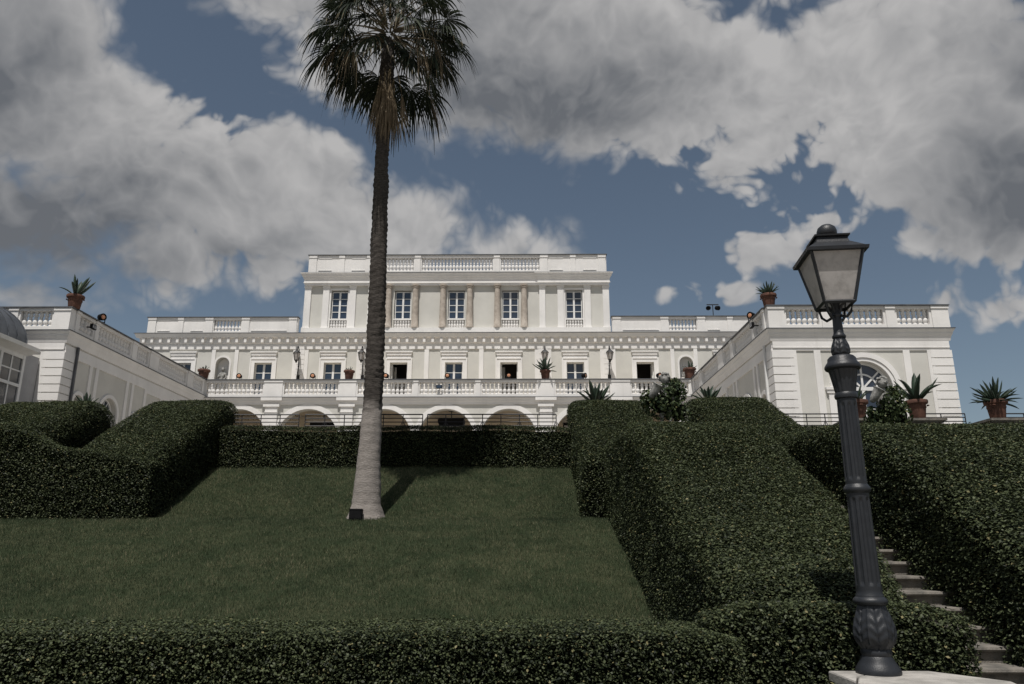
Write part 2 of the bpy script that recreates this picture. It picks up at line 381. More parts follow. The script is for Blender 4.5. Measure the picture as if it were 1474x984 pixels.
def window(root, fr, xc, zb, w, h, nz, y=.16, name='window', stile=.07):
    o = root.location; x0, x1 = xc - w / 2, xc + w / 2; g1 = G(fr, o)
    g1.box(x0, x0 + .05, y, y + .08, zb, zb + h); g1.box(x1 - .05, x1, y, y + .08, zb, zb + h)
    g1.box(x0 + .05, x1 - .05, y, y + .08, zb, zb + .07); g1.box(x0 + .05, x1 - .05, y, y + .08, zb + h - .05, zb + h)
    g1.box(xc - stile, xc + stile, y - .01, y + .075, zb + .07, zb + h - .05)
    ph = (h - .12) / nz
    for k in range(1, nz):
        for a, b in ((x0 + .05, xc - stile), (xc + stile, x1 - .05)): g1.box(a, b, y + .01, y + .06, zb + .07 + k * ph - .018, zb + .07 + k * ph + .018)
    win = g1.build(name, 'frame', root)
    for k in range(nz):
        for a, b in ((x0 + .04, xc - stile + .01), (xc + stile - .01, x1 - .04)):
            G(fr, o).box(a, b, y + .035, y + .045, zb + .07 + k * ph + .012, zb + .07 + (k + 1) * ph - .012).build('pane', 'glass', win)
    return win

pal = thing('palace', 'long white neoclassical villa with raised central block and arcaded terrace', 'building', (AX, 43, COURT))
O = pal.location
FF = fr_front(AX, 43.); UF = fr_front(AX, 44.); TF = fr_front(AX, 39.1)
HW = 18.44
# first floor ----------------------------------------------------------
ffw = [(c, 1.02) for c in (-15.9, -11.16, -7.09, -3.22, 0, 3.22, 7.09, 11.16, 15.9)]
OPENED = {-3.22, 3.22, 11.16}
ZW0, ZW1 = 9.45, 12.17
ops = [(c, w, ZW0, ZW1, False) for c, w in ffw] + [(s * 13.55, .8, 9.9, 12.5, True) for s in (-1, 1)]
g_ = G(FF, O); wall(g_, -HW, HW, COURT, 13.9, .4, ops)
g_.box(-HW, -HW + .4, .4, 14, COURT, 13.9); g_.box(HW - .4, HW, .4, 14, COURT, 13.9); g_.box(-HW + .4, HW - .4, 13.6, 14, COURT, 13.9)
g_.build('wall', 'cream', pal)
G(FF, O).box(-HW + .4, HW - .4, .4, 13.6, 13.5, 13.7).build('roof', 'lead', pal)
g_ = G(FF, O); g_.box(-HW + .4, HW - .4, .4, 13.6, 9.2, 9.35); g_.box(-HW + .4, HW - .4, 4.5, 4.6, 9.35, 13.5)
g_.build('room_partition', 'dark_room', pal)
for c, w in ffw:
    if c in OPENED:
        g_ = G(FF, O); x0, x1 = c - w / 2, c + w / 2
        g_.box(x0, x0 + .05, .18, .26, ZW0, ZW1); g_.box(x1 - .05, x1, .18, .26, ZW0, ZW1); g_.box(x0 + .05, x1 - .05, .18, .26, ZW1 - .05, ZW1)
        sx = x1 - .09 if c > 5 else x0 + .05
        g_.box(sx, sx + .045, .27, .72, ZW0 + .02, ZW1 - .06)           # casement leaf swung inward
        wi = g_.build('window', 'frame', pal); wi['label'] = 'open casement window showing the dark room'
        G(FF, O).box(sx + (.4 if c < 0 else 0) * .1 + .05, sx + .16 + .05, .8, .84, ZW0, ZW1 - .1).build('curtain', 'curtain', wi)
    else: window(pal, FF, c, ZW0, w, ZW1 - ZW0, 5, .18, stile=.06)
    g_ = G(FF, O)                                                        # architrave
    for a, b, z0, z1 in ((c - w / 2 - .2, c - w / 2, 9.3, ZW1 + .2), (c + w / 2, c + w / 2 + .2, 9.3, ZW1 + .2), (c - w / 2, c + w / 2, ZW1, ZW1 + .2)):
        g_.box(a, b, -.05, 0, z0, z1)
    g_.box(c - w / 2 - .27, c - w / 2 - .2, -.08, 0, 9.3, ZW1 + .27); g_.box(c + w / 2 + .2, c + w / 2 + .27, -.08, 0, 9.3, ZW1 + .27); g_.box(c - w / 2 - .2, c + w / 2 + .2, -.08, 0, ZW1 + .2, ZW1 + .27)
    g_.box(c - w / 2 - .2, c + w / 2 + .2, -.04, 0, ZW1 + .272, 12.60)
    g_.build('window_surround', 'white', pal)
    g_ = G(FF, O); g_.box(c - .80, c + .80, -.13, 0, 12.77, 12.84); g_.box(c - .77, c + .77, -.10, 0, 12.70, 12.77); g_.box(c - .73, c + .73, -.085, 0, 12.605, 12.70); g_.build('window_hood', 'white', pal)
for s in (-1, 1):
    for a, b in ((1.47, 1.73), (12.66, 12.88), (14.01, 14.23), (17.85, 18.44)):
        x0, x1 = sorted((s * a, s * b)); G(FF, O).box(x0, x1, -.06, 0, 9.3, 12.98).build('pilaster', 'white', pal)
    for a, b in ((4.73, 5.70), (8.55, 9.45)):                              # banded strips that carry the wall lanterns
        x0, x1 = sorted((s * a, s * b)); pl = G(FF, O).box(x0, x1, -.05, 0, 9.3, 12.98).build('pilaster', 'white', pal)
        for k in range(12): G(FF, O).box(x0 + .22, x1 - .22, -.08, -.05, 9.32 + k * .305, 9.32 + k * .305 + .28).build('block', 'white', pl)
    # statue niche
    c = s * 13.55; g_ = G(FF, O); archivolt(g_, c, 12.1, .4, .1, -.05, 0, 2.6)
    g_.box(c - .5, c + .5, .38, .42, 9.8, 12.55); g_.box(c - .5, c + .5, -.06, .4, 9.75, 10.12)
    P = arch_pts(c, 12.1, .4, 10)
    g_.build('niche', 'white', pal)
g_ = G(FF, O); g_.box(-HW, HW, -.07, 0, 12.982, 13.28); g_.build('frieze', 'white', pal)
g_ = G(FF, O); cz = 13.88
g_.profile(-HW, HW, [(0, 13.29), (0, cz), (-.36, cz), (-.355, cz - .035), (-.31, cz - .13), (-.30, cz - .17), (-.27, cz - .23), (-.13, cz - .245), (-.11, cz - .52), (-.07, cz - .59)])
cor = g_.build('cornice', 'white', pal)
G(FF, O).profile(-HW - .02, HW + .02, [(0, cz + .002), (0, cz + .035), (-.39, cz + .035), (-.39, cz + .002)]).build('flashing', 'lead', cor)
br = G().add(*(lambda g0: (g0.v, g0.f))(G().extrude([(-.075, -.23), (.075, -.23), (.075, 0), (-.075, 0)], -.12, 0).box(-.09, .09, -.14, 0, 0, .045)))
brm = br.mesh('bracket'); nb = 74
for i in range(nb): put('bracket', brm, 'white', cor, tuple(np.array(FF(-HW + .15 + (2 * HW - .3) * i / (nb - 1), -.12, cz - .29)) - np.array(O)))
# low parapets either side of the upper block
for s in (-1, 1):
    x0, x1 = sorted((s * 9.32, s * (HW - .2))); b0, b1 = sorted((s * 12.68, s * 14.3))
    parapet(pal, fr_front(AX, 42.95), x0, x1, 13.92, 14.97, [(b0, b1)], step=.2)
# upper block ------------------------------------------------------------
UW = 9.32
uw = [0, -3.29, 3.29, -7.18, 7.18]
g_ = G(UF, O); wall(g_, -UW, UW, 13.7, 17.3, .4, [(c, 1.04, 14.58, 17.0, False) for c in uw])
g_.box(-UW, -UW + .4, .4, 10, 13.7, 17.3); g_.box(UW - .4, UW, .4, 10, 13.7, 17.3); g_.box(-UW + .4, UW - .4, 9.6, 10, 13.7, 17.3)
g_.build('upper_wall', 'cream', pal)
G(UF, O).box(-UW + .4, UW - .4, .4, 9.6, 17.35, 17.6).build('upper_roof', 'lead', pal)
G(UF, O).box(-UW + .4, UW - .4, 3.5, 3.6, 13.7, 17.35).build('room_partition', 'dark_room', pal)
for c in uw:
    window(pal, UF, c, 15.16, .98, 1.78, 4, .17, stile=.055)
    g_ = G(UF, O); g_.box(c - .52, c + .52, .12, .2, 14.58, 15.08); g_.box(c - .55, c + .55, -.02, .2, 15.08, 15.155)
    pn = g_.build('window_sill', 'white', pal)
    balusters(pal, pn, UF, c - .5, c + .5, 14.6, 15.08, .06, .17)
    if abs(c) > 5:
        g_ = G(UF, O); g_.box(c - .62, c - .52, -.03, 0, 14.58, 17.1); g_.box(c + .52, c + .62, -.03, 0, 14.58, 17.1); g_.box(c - .52, c + .52, -.03, 0, 17.0, 17.1)
        g_.build('window_surround', 'white', pal)
for s in (-1, 1):
    for a, b in ((5.06, 5.42), (6.17, 6.55), (7.81, 8.19), (8.93, 9.32)):
        x0, x1 = sorted((s * a, s * b)); g_ = G(UF, O)
        g_.box(x0, x1, -.10, 0, 14.62, 17.12); g_.box(x0 - .03, x1 + .03, -.13, 0, 17.12, 17.26); g_.box(x0 - .03, x1 + .03, -.13, 0, 14.45, 14.62); g_.build('pilaster', 'white', pal)
    for a in (.815, 2.5, 4.13):
        g_ = G(UF, O); g_.lathe([(.25, 14.5), (.25, 14.56), (.23, 14.58), (.23, 14.62), (.2, 14.66), (.2, 15.4), (.165, 17.05), (.2, 17.07), (.2, 17.1), (.165, 17.11), (.21, 17.17), (.23, 17.18), (.23, 17.26)], (s * a, -.17, 0), 14)
        g_.build('column', 'travertine', pal, True)
G(UF, O).box(-UW, UW, -.34, .0, 14.1, 14.5).build('plinth', 'white', pal)
g_ = G(UF, O)
EN = [(.2, 17.262), (.2, 18.0), (-.40, 18.0), (-.395, 17.96), (-.33, 17.86), (-.32, 17.80), (-.275, 17.77), (-.24, 17.68), (-.22, 17.64), (-.2, 17.62), (-.2, 17.42), (-.23, 17.42), (-.23, 17.38), (-.18, 17.36), (-.18, 17.262)]
g_.profile(-UW + .24, UW - .24, EN)
for s in (-1, 1):                                                        # the end bays break forward
    x0, x1 = sorted((s * 5.0, s * UW)); g_.profile(x0 + .2, x1 - .2, [(y - .05 if y < 0 else y, z + (.003 if z > 17.9 else -.001)) for y, z in EN])
co_ = g_.build('upper_cornice', 'white', pal)
g_ = G(UF, O); g_.profile(-UW + .22, UW - .22, [(.2, 18.006), (.2, 18.035), (-.42, 18.035), (-.42, 18.006)]); g_.build('flashing', 'lead', co_)
parapet(pal, UF, -UW + .1, UW - .1, 18.04, 19.3, [(-5.09, -2.7), (-2.2, 2.2), (2.7, 5.09)], y0=-.05, step=.212, name='upper_balustrade')
for s in (-1, 1):
    g_ = G(UF, O); x = s * (UW - .25)
    g_.box(x - .15, x + .15, .26, 10, 18.04, 19.25); g_.build('side_parapet', 'white', pal)
# terrace and loggia ---------------------------------------------------------
TW = 12.98
arches = [(0, 1.42), (-3.25, 1.42), (3.25, 1.42), (-7.22, 1.62), (7.22, 1.62), (-10.85, 1.42), (10.85, 1.42)]
g_ = G(TF, O); wall(g_, -TW, TW, COURT, 9.05, .5, [(c, 2 * r, COURT, 8.72, True) for c, r in arches]); g_.build('arcade_wall', 'cream', pal)
g_ = G(TF, O); g_.box(-TW, TW, .5, 3.9, 9.0, 9.2); tf = g_.build('terrace_floor', 'loggia', pal)
G(FF, O).box(-TW, TW, -.03, -.005, COURT, 8.95).build('loggia_back_wall', 'loggia', pal)
for c, r in arches:
    g_ = G(TF, O); archivolt(g_, c, 8.72 - r, r, .25, -.05, 0, 2.4); g_.build('archivolt', 'white', pal)
for s in (-1, 1):
    for a in (5.2, 9.15):
        x = s * a; g_ = G(TF, O); g_.box(x - .32, x + .32, -.14, 0, COURT, 8.82); g_.box(x - .42, x + .42, -.20, 0, 8.82, 8.95); g_.box(x - .34, x + .34, -.17, 0, 8.52, 8.56)
        g_.build('pilaster', 'white', pal)
g_ = G(TF, O); g_.profile(-TW, TW, [(.3, 8.955), (.3, 9.3), (-.2, 9.3), (-.19, 9.27), (-.145, 9.19), (-.13, 9.13), (-.08, 9.06), (-.06, 8.955)], False)
for s in (-1, 1):
    for a in (5.2, 9.15): g_.box(s * a - .55, s * a + .55, -.26, -.14, 9.14, 9.298)
le = g_.build('terrace_ledge', 'white', pal)
G(TF, O).box(-TW, TW, -.24, .1, 9.3, 9.335).build('flashing', 'lead', le)
tb = []
e = [-12.7, -9.71, -8.58, -5.74, -4.70, -1.84, -1.43, 1.43, 1.84, 4.70, 5.74, 8.58, 9.71, 12.7]
parapet(pal, TF, -TW, TW, 9.336, 10.3, [(e[i], e[i + 1]) for i in range(0, 14, 2)], y0=-.05, step=.222)

# ------------------------------------------------------------------ wings
WX = -3.67; WIN, WOUT, WY = 12.93, 19.32, 26.7            # inner and outer wall from the axis, front wall depth
QH = .305
def wing(s, label):
    X0 = WX + s * WIN; X1 = WX + s * WOUT; xa, xb = sorted((X0, X1)); xc = (xa + xb) / 2; hw = (xb - xa) / 2
    root = thing('palace_wing', label, 'building', (xc, WY, COURT), group='projecting wings of the villa'); o = root.location
    f = fr_front(xc, WY); sd = fr_west(X0) if s > 0 else fr_east(X0)
    side = (lambda Ya, Yb: (-Yb, -Ya)) if s > 0 else (lambda Ya, Yb: (Ya, Yb))
    g_ = G(f, o); wall(g_, -hw, hw, COURT, 9.1, .4, [(0, 1.94, COURT + .9, 8.2, True)])
    g_.box(-hw, hw, .4, .45, 8.9, 9.1); ow = hw - .4 if s > 0 else -hw
    g_.box(ow, ow + .4, .4, 16.4, COURT, 9.1); g_.build('wall', 'cream', root)
    g_ = G(sd, o); a, b = side(WY + .4, 43)
    sops = [(sum(side(Y, Y)) / 2, w, zb, zt, True) for Y, w, zb, zt in ((27.95, .62, 5.4, 7.25), (30.15, 1.3, 4.8, 7.55), (32.3, .62, 5.4, 7.25))]
    wall(g_, a, b, COURT, 9.1, .4, sops); g_.build('side_wall', 'cream', root)
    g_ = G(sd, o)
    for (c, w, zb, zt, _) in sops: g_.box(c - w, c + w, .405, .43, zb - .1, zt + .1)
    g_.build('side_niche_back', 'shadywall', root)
    G(f, o).box(-hw + .3, hw - .3, .3, 16.3, 9.1, 9.2).build('roof', 'lead', root)
    # side wall relief
    g_ = G(sd, o); lo, hi = side(WY, 43)
    for Ya, Yb in ((27.32, 27.5), (28.42, 28.6), (28.85, 29.05), (31.25, 31.45), (31.72, 31.9), (32.85, 33.05)):
        p, q = side(Ya, Yb); g_.box(p, q, -.05, 0, COURT, 8.5)
    p, q = side(WY, 43); g_.box(p, q, -.05, 0, 8.5, 8.68); g_.box(p, q, -.03, 0, 8.68, 8.9)
    p, q = side(33.05, 43); g_.box(p, q, -.045, 0, 8.35, 8.5)
    for (c, w, zb, zt, _) in sops: archivolt(g_, c, zt - w / 2, w / 2, .14, -.06, 0, 2)
    for Y in (34.4, 36.3, 38.3):
        p, q = side(Y, Y + .22); g_.box(p, q, -.05, 0, COURT, 8.35)
    g_.build('side_moulding', 'white', root)
    c, w, zb, zt, _ = sops[1] if s > 0 else sops[1]; g_ = G(sd, o)
    for k in range(1, 6):
        an = math.pi * k / 6; g_.tube([(c, .2, zt - w / 2), (c + .62 * math.cos(an), .2, zt - w / 2 + .62 * math.sin(an))], .025, 4)
    archivolt(g_, c, zt - w / 2, .58, .06, .17, .23); g_.box(c - .62, c + .62, .17, .23, zt - w / 2 - .04, zt - w / 2 + .04)
    sw = g_.build('side_window', 'frame', root)
    P = arch_pts(c, zt - w / 2, .63, 12); G(sd, o).extrude(P, .235, .24).build('pane', 'glass', sw)
    p, q = side(27.33, 27.42); G(sd, o).box(p, q, -.13, -.052, COURT, 8.95).build('downpipe', 'lead' if s < 0 else 'frame', root)
    # quoins wrap the corners
    for k in range(13):
        z0 = 8.62 - (k + 1) * QH
        for t_ in (-1, 1):
            x0, x1 = sorted((t_ * hw, t_ * (hw - .72))); g_ = G(f, o); g_.box(x0, x1, -.055, 0, z0 + .018, z0 + QH - .018)
            x2, x3 = sorted((t_ * hw, t_ * (hw + .055))); g_.box(x2, x3, -.055, .6, z0 + .018, z0 + QH - .018)
            g_.build('quoin', 'white', root)
    # front relief: strips, panel frames, archivolt with imposts
    g_ = G(f, o)
    for a in (1.49, 2.36):
        for t_ in (-1, 1): x0, x1 = sorted((t_ * a, t_ * (a + .24))); g_.box(x0, x1, -.04, 0, COURT, 8.6)
    g_.box(-hw + .0, hw, -.04, 0, 8.6, 8.72); g_.box(-hw, hw, -.055, 0, 8.72, 8.95); g_.box(-hw, hw, -.07, 0, 8.69, 8.725)
    archivolt(g_, 0, 7.23, .97, .12, -.05, 0, 2); archivolt(g_, 0, 7.23, 1.1, .18, -.085, 0)
    for t_ in (-1, 1): x0, x1 = sorted((t_ * .98, t_ * 1.45)); g_.box(x0, x1, -.13, -.003, 7.14, 7.23); g_.box(x0 + .03, x1 - .03, -.1, -.003, 7.02, 7.14); g_.box(*sorted((t_ * 1.1, t_ * 1.36)), -.07, -.003, COURT, 7.02)
    g_.build('moulding', 'white', root)
    # arched window
    g_ = G(f, o); y0, y1 = .2, .27
    archivolt(g_, 0, 7.23, .89, .08, y0, y1); archivolt(g_, 0, 7.23, .50, .06, y0 + .005, y1 - .005)
    g_.box(-.97, .97, y0 - .01, y1, 7.16, 7.29); g_.box(-.05, .05, y0 - .005, y1, COURT + .9, 7.16); g_.box(-.035, .035, y0, y1, 7.29, 8.13)
    for an in (45, 135):
        cs, sn = math.cos(R(an)), math.sin(R(an)); g_.extrude([(cs * .1 + sn * .03, 7.23 + sn * .1 - cs * .03), (cs * .92 + sn * .03, 7.23 + sn * .92 - cs * .03), (cs * .92 - sn * .03, 7.23 + sn * .92 + cs * .03), (cs * .1 - sn * .03, 7.23 + sn * .1 + cs * .03)], y0 + .003, y1)
    for t_ in (-1, 1): g_.box(*sorted((t_ * .97, t_ * .89)), y0, y1, COURT + .9, 7.16)
    for z in (6.5, 5.9): g_.box(-.89, -.05, y0 + .01, y1, z - .02, z + .02); g_.box(.05, .89, y0 + .01, y1, z - .02, z + .02)
    aw = g_.build('arched_window', 'frame', root)
    for k in range(4):
        a0, a1 = math.pi * k / 4, math.pi * (k + 1) / 4
        P = [(0, 7.23)] + [(.93 * math.cos(a0 + (a1 - a0) * i / 6), 7.23 + .93 * math.sin(a0 + (a1 - a0) * i / 6)) for i in range(7)]
        G(f, o).extrude(P, .235, .24).build('pane', 'glass', aw)
    for z0, z1 in ((5.66, 5.89), (5.91, 6.49), (6.51, 7.16)):
        for x0, x1 in ((-.9, -.04), (.04, .9)): G(f, o).box(x0, x1, .235, .24, z0, z1).build('pane', 'glass', aw)
    # cornice on the three visible sides
    prof = [(.2, 8.952), (.2, 9.38), (-.21, 9.38), (-.205, 9.345), (-.15, 9.26), (-.14, 9.20), (-.1, 9.12), (-.06, 8.952)]
    cn = G(f, o).profile(-hw, hw, prof).build('cornice', 'white', root)
    p, q = side(WY + .0, 39.0); g2 = G(sd, o)
    e0, e1 = (p, q)
    n_ = len(prof); A_ = [((e0 + (y if s < 0 else 0)), y, z + .0015) for y, z in prof]; B_ = [((e1 - (y if s > 0 else 0)), y, z + .0015) for y, z in prof]
    g2.add(A_ + B_, [tuple(range(n_ - 1, -1, -1)), tuple(range(n_, 2 * n_))] + [(i, (i + 1) % n_, n_ + (i + 1) % n_, n_ + i) for i in range(n_)])
    g2.build('side_cornice', 'white', cn)
    g_ = G(f, o); g_.box(-hw - .23, hw + .23, -.23, .1, 9.382, 9.41); p, q = side(WY + .12, 39.0)
    g_.build('flashing', 'lead', cn); G(sd, o).box(p, q, -.23, .1, 9.384, 9.412).build('flashing', 'lead', cn)
    # parapet
    parapet(root, f, -hw - .1, hw + .1, 9.415, 10.3, [(-2.62, -1.42), (-.93, .93), (1.42, 2.6)], y0=-.1, step=.2)
    p, q = side(WY + .2, 38.9)
    bays = sorted(side(a, b) for a, b in ((27.2, 28.15), (28.55, 31.1), (31.65, 32.7), (33.7, 36.7), (37.5, 38.7)))
    parapet(root, sd, p, q, 9.418, 10.3, bays, y0=-.1, step=.222, name='side_balustrade')
    x_ = hw - .2 if s > 0 else -hw - .1
    G(f, o).box(x_, x_ + .3, .2, 12, 9.415, 10.25).build('outer_parapet', 'white', root)
    return root
wing(1, 'white corner pavilion with arched fan window behind the cast iron lamp post')
wing(-1, 'white wing with quoined corner and roof balustrade beside the glazed conservatory')

# ------------------------------------------------------------------ conservatory
cons = thing('conservatory', 'white framed glass conservatory with curved dark zinc roof against the wing', 'conservatory', (-19.6, 23, COURT)); o = cons.location
ce = fr_east(-17.3)
g_ = G(ce, o); ya, yb = 22.1, 25.6
g_.box(ya, yb, 0, .08, COURT, 5.6); 
for k in range(4):
    y_ = ya + (yb - ya) * k / 3; g_.box(y_ - .06, y_ + .06, -.03, .1, 5.6, 8.2)
g_.box(ya, yb, -.02, .09, 8.05, 8.2); g_.box(ya, yb, -.025, .09, 7.05, 7.15)
g_.build('wall_frame', 'frame', cons)
for k in range(3):
    y0, y1 = ya + (yb - ya) * k / 3 + .06, ya + (yb - ya) * (k + 1) / 3 - .06
    g_ = G(ce, o); c = (y0 + y1) / 2
    g_.box(c - .03, c + .03, 0, .05, 5.6, 8.05)
    for z in (6.3, 7.6): g_.box(y0, c - .03, .005, .045, z - .025, z + .025); g_.box(c + .03, y1, .005, .045, z - .025, z + .025)
    wn = g_.build('window', 'frame', cons)
    for a, b in ((y0, c - .03), (c + .03, y1)):
        for z0, z1 in ((5.6, 6.275), (6.325, 7.05), (7.15, 7.575), (7.625, 8.05)): G(ce, o).box(a, b, .02, .03, z0, z1).build('pane', 'glasshouse', wn)
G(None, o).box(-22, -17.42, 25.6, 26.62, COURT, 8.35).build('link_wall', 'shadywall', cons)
G(None, o).box(-22, -17.4, 22.1, 22.2, COURT, 8.2).build('end_wall', 'frame', cons)
g_ = G(ce, o); g_.add([(y, d, z) for y in (21.9, 25.75) for d, z in ((.0, 8.2), (-.42, 8.32), (-.45, 8.45), (-.3, 8.5), (.1, 8.5), (.1, 8.2))], [(5, 4, 3, 2, 1, 0), (6, 7, 8, 9, 10, 11)] + [(i, (i + 1) % 6, 6 + (i + 1) % 6, 6 + i) for i in range(6)]); g_.build('gutter', 'frame', cons)
P = [(-.02 + 2.6 * (1 - math.cos(a)), 8.5 + 1.75 * math.sin(a)) for a in np.linspace(0, math.pi / 2, 12)]
P = P + [(5.2 - d, z) for d, z in P[-2::-1]]
n = len(P); g_ = G(ce, o); g_.add([(y, d, z) for y in (22.1, 25.62) for d, z in P], [(i, i + 1, n + i + 1, n + i) for i in range(n - 1)] + [tuple(range(n, 2 * n)), tuple(range(n - 1, -1, -1))]); rf = g_.build('roof', 'roof', cons, True)
for k in range(8):
    y_ = 22.15 + k * .49; g_ = G(ce, o); g_.tube([(y_, d - .01, z + .012) for d, z in P[:13]], .022, 5); g_.build('roof_rib', 'roof', rf, True)

# ------------------------------------------------------------------ props: pots, lanterns, floodlights
def agave_leaf(L, W, bend, n=7):
    g_ = G(); vs = []
    for i in range(n):
        t_ = i / (n - 1); w = W * (0.55 + 1.0 * t_) * (1 - t_) ** .6 if i < n - 1 else .001
        a = bend * t_; x = L * t_ * math.cos(a); z = L * t_ * math.sin(.0) + 0
        x = L * (math.sin(bend * t_) / bend if abs(bend) > 1e-3 else t_); z = -L * ((1 - math.cos(bend * t_)) / bend if abs(bend) > 1e-3 else 0)
        vs += [(x, -w, z + w * .45), (x, 0, z), (x, w, z + w * .45), (x, 0, z - w * .35)]
    fs = []
    for i in range(n - 1):
        k = i * 4
        for a, b in ((0, 1), (1, 2), (2, 3), (3, 0)): fs.append((k + a, k + 4 + a, k + 4 + b, k + b))
    g_.add(vs, fs); return g_
leaf_meshes = []
for L, W, bd in ((.5, .062, .5), (.55, .066, -.25), (.46, .06, .85), (.52, .066, .15)):
    me = agave_leaf(L, W, bd).mesh('leaf'); me.materials.append(M['agave']); me.polygons.foreach_set('use_smooth', [True] * len(me.polygons)); leaf_meshes.append(me)
pot_me = G().lathe([(.19, 0), (.20, .02), (.25, .40), (.27, .42), (.305, .43), (.315, .50), (.30, .53), (.265, .53), (.255, .47), (0.01, .46)], n=20)
pot_me = pot_me.mesh('pot'); pot_me.materials.append(M['terracotta'])
band_me = G().lathe([(.236, .30), (.248, .30), (.252, .34), (.24, .345)], n=20).mesh('band'); band_me.materials.append(M['terracotta'])
foot_me = G().box(-.16, .16, -.16, .16, -.06, 0).mesh('foot'); foot_me.materials.append(M['terracotta'])
hg = G()
for s in (-1, 1): hg.tube([(s * (.265 + .05 * math.sin(a)), .06 * math.cos(a) * 1.0, .37 + .0 * a) for a in np.linspace(0, math.pi, 7)], .018, 5)
handle_me = hg.mesh('handle'); handle_me.materials.append(M['terracotta'])
for me in (pot_me, band_me, handle_me): me.polygons.foreach_set('use_smooth', [True] * len(me.polygons)); me.set_sharp_from_angle(angle=R(35))
def potted(loc, label, scale=1, nleaf=13, up=(35, 80), size=1., group='terracotta pots with agaves', foot=False, spiky=False):
    r_ = thing('potted_agave', label, 'potted plant', tuple(float(q) for q in loc), random.uniform(0, 6), group, scale)
    z = .06 if foot else 0
    put('pot', pot_me, None, r_, (0, 0, z)); put('band', band_me, None, r_, (0, 0, z)); put('handle', handle_me, None, r_, (0, 0, z))
    if foot: put('foot', foot_me, None, r_, (0, 0, z))
    for i in range(nleaf):
        a = i * 2.399 + random.uniform(-.2, .2); e_ = R(up[0] + (up[1] - up[0]) * (i + .5) / nleaf + random.uniform(-6, 6))
        me = random.choice(leaf_meshes); l = put('leaf', me, None, r_, (.03 * math.cos(a), .03 * math.sin(a), .46 + z), (0, -e_, a))
        k = size * random.uniform(.85, 1.15); l.scale = (k, k * (.6 if spiky else 1.), k)
    return r_
def on(px, py, Y): return aty(px, py, Y)
RAILZ = 10.3
def railpot(px, X_from, Y, label, **kw):
    p = aty(px, 540, Y); return potted((p[0], Y, RAILZ), label, **kw)
railpot(502.5, 0, 39.2, 'terracotta pot with a stubby plant on the terrace rail beside the palm trunk', scale=.95, nleaf=11, size=.62, up=(25, 75))
railpot(785, 0, 39.2, 'terracotta pot with a tall spreading agave on the terrace rail', scale=.95, nleaf=17, size=1.6, up=(15, 80))
railpot(293, 0, 39.15, 'terracotta pot with a cropped plant at the terrace corner beside the niche statue', scale=1.05, nleaf=11, size=.6, up=(25, 75))
railpot(993, 0, 39.15, 'terracotta pot with ragged leaves at the terrace corner by the pavilion', scale=1.1, nleaf=16, size=.8, up=(0, 75))
p = aty(107, 440, 26.85); potted((p[0], 26.85, RAILZ), 'terracotta pot with five tall agave leaves on the corner above the conservatory', scale=1.0, nleaf=10, size=1.6, up=(40, 80), foot=False)
p = aty(1107, 437, 26.85); potted((p[0], 26.85, RAILZ), 'terracotta pot with a dense upright tuft on the pavilion corner', scale=.95, nleaf=34, size=1.05, up=(38, 85), spiky=True)
# pots on stone pedestals along the courtyard edge
def pedestal(X, Y, ztop, w, label, zb=COURT):
    r_ = thing('stone_pedestal', label, 'pedestal', (X, Y, zb), group='stone pedestals on the courtyard edge'); o = r_.location
    G(None, o).box(X - w * .42, X + w * .42, Y - w * .42, Y + w * .42, zb, ztop - .12).build('shaft', 'pale_stone', r_)
    g_ = G(None, o)
    for z0, z1, q in ((ztop - .12, ztop - .07, .5), (ztop - .07, ztop, .56)): g_.box(X - w * q, X + w * q, Y - w * q, Y + w * q, z0, z1)
    g_.build('cap', 'stone', r_); return r_
for px, lb, lb2, kw in ((1322, 'terracotta pot with a tall broad leaved agave beside the pavilion', 'stone pedestal under the broad leaved agave pot', dict(nleaf=13, size=1.75, up=(36, 82))),
                   (1437, 'terracotta pot with a spiky low agave standing clear against the sky', 'stone pedestal standing beyond the pavilion corner against the sky', dict(nleaf=52, size=1.3, up=(2, 85), spiky=True)),
                   (1236, 'terracotta pot half hidden behind the lamp post', 'stone pedestal half hidden behind the lamp post', dict(nleaf=12, size=.95, up=(30, 80)))):
    p = aty(px, 603, 22.9); pedestal(p[0], 22.9, 5.40, 1.0, lb2, 4.1); potted((p[0], 22.9, 5.40), lb, 1.06, foot=True, **kw)
# big agaves behind the hedges
def big_agave(px, py, Y, label, s=1.):
    p = aty(px, py, Y); r_ = thing('agave', label, 'plant', (p[0], Y, p[2] - .62 * s - .25), 0, 'large agaves behind the hedge tops')
    z0 = .25
    g_ = G().lathe([(.3, -1.2), (.34, z0 - .3), (.40, z0 - .28), (.40, z0 - .18), (.02, z0 - .2)], n=16); g_.build('planter', 'terracotta', r_, True)
    for i in range(17):
        a = i * 2.399; e_ = R(28 + 55 * (i + .5) / 17); l = put('leaf', random.choice(leaf_meshes), None, r_, (.04 * math.cos(a), .04 * math.sin(a), z0 - .2), (0, -e_, a)); k = 1.75 * s * random.uniform(.85, 1.15); l.scale = (k, k * 1.15, k)
big_agave(857, 553, 24.6, 'large dark agave rising behind the flat hedge top below the terrace', .85)
big_agave(1018, 553, 24.8, 'large dark agave behind the hedge beside the ivy clad statue', .8)
big_agave(126, 566, 25.2, 'small dark agave behind the rounded hedge below the shaded wing', .55)

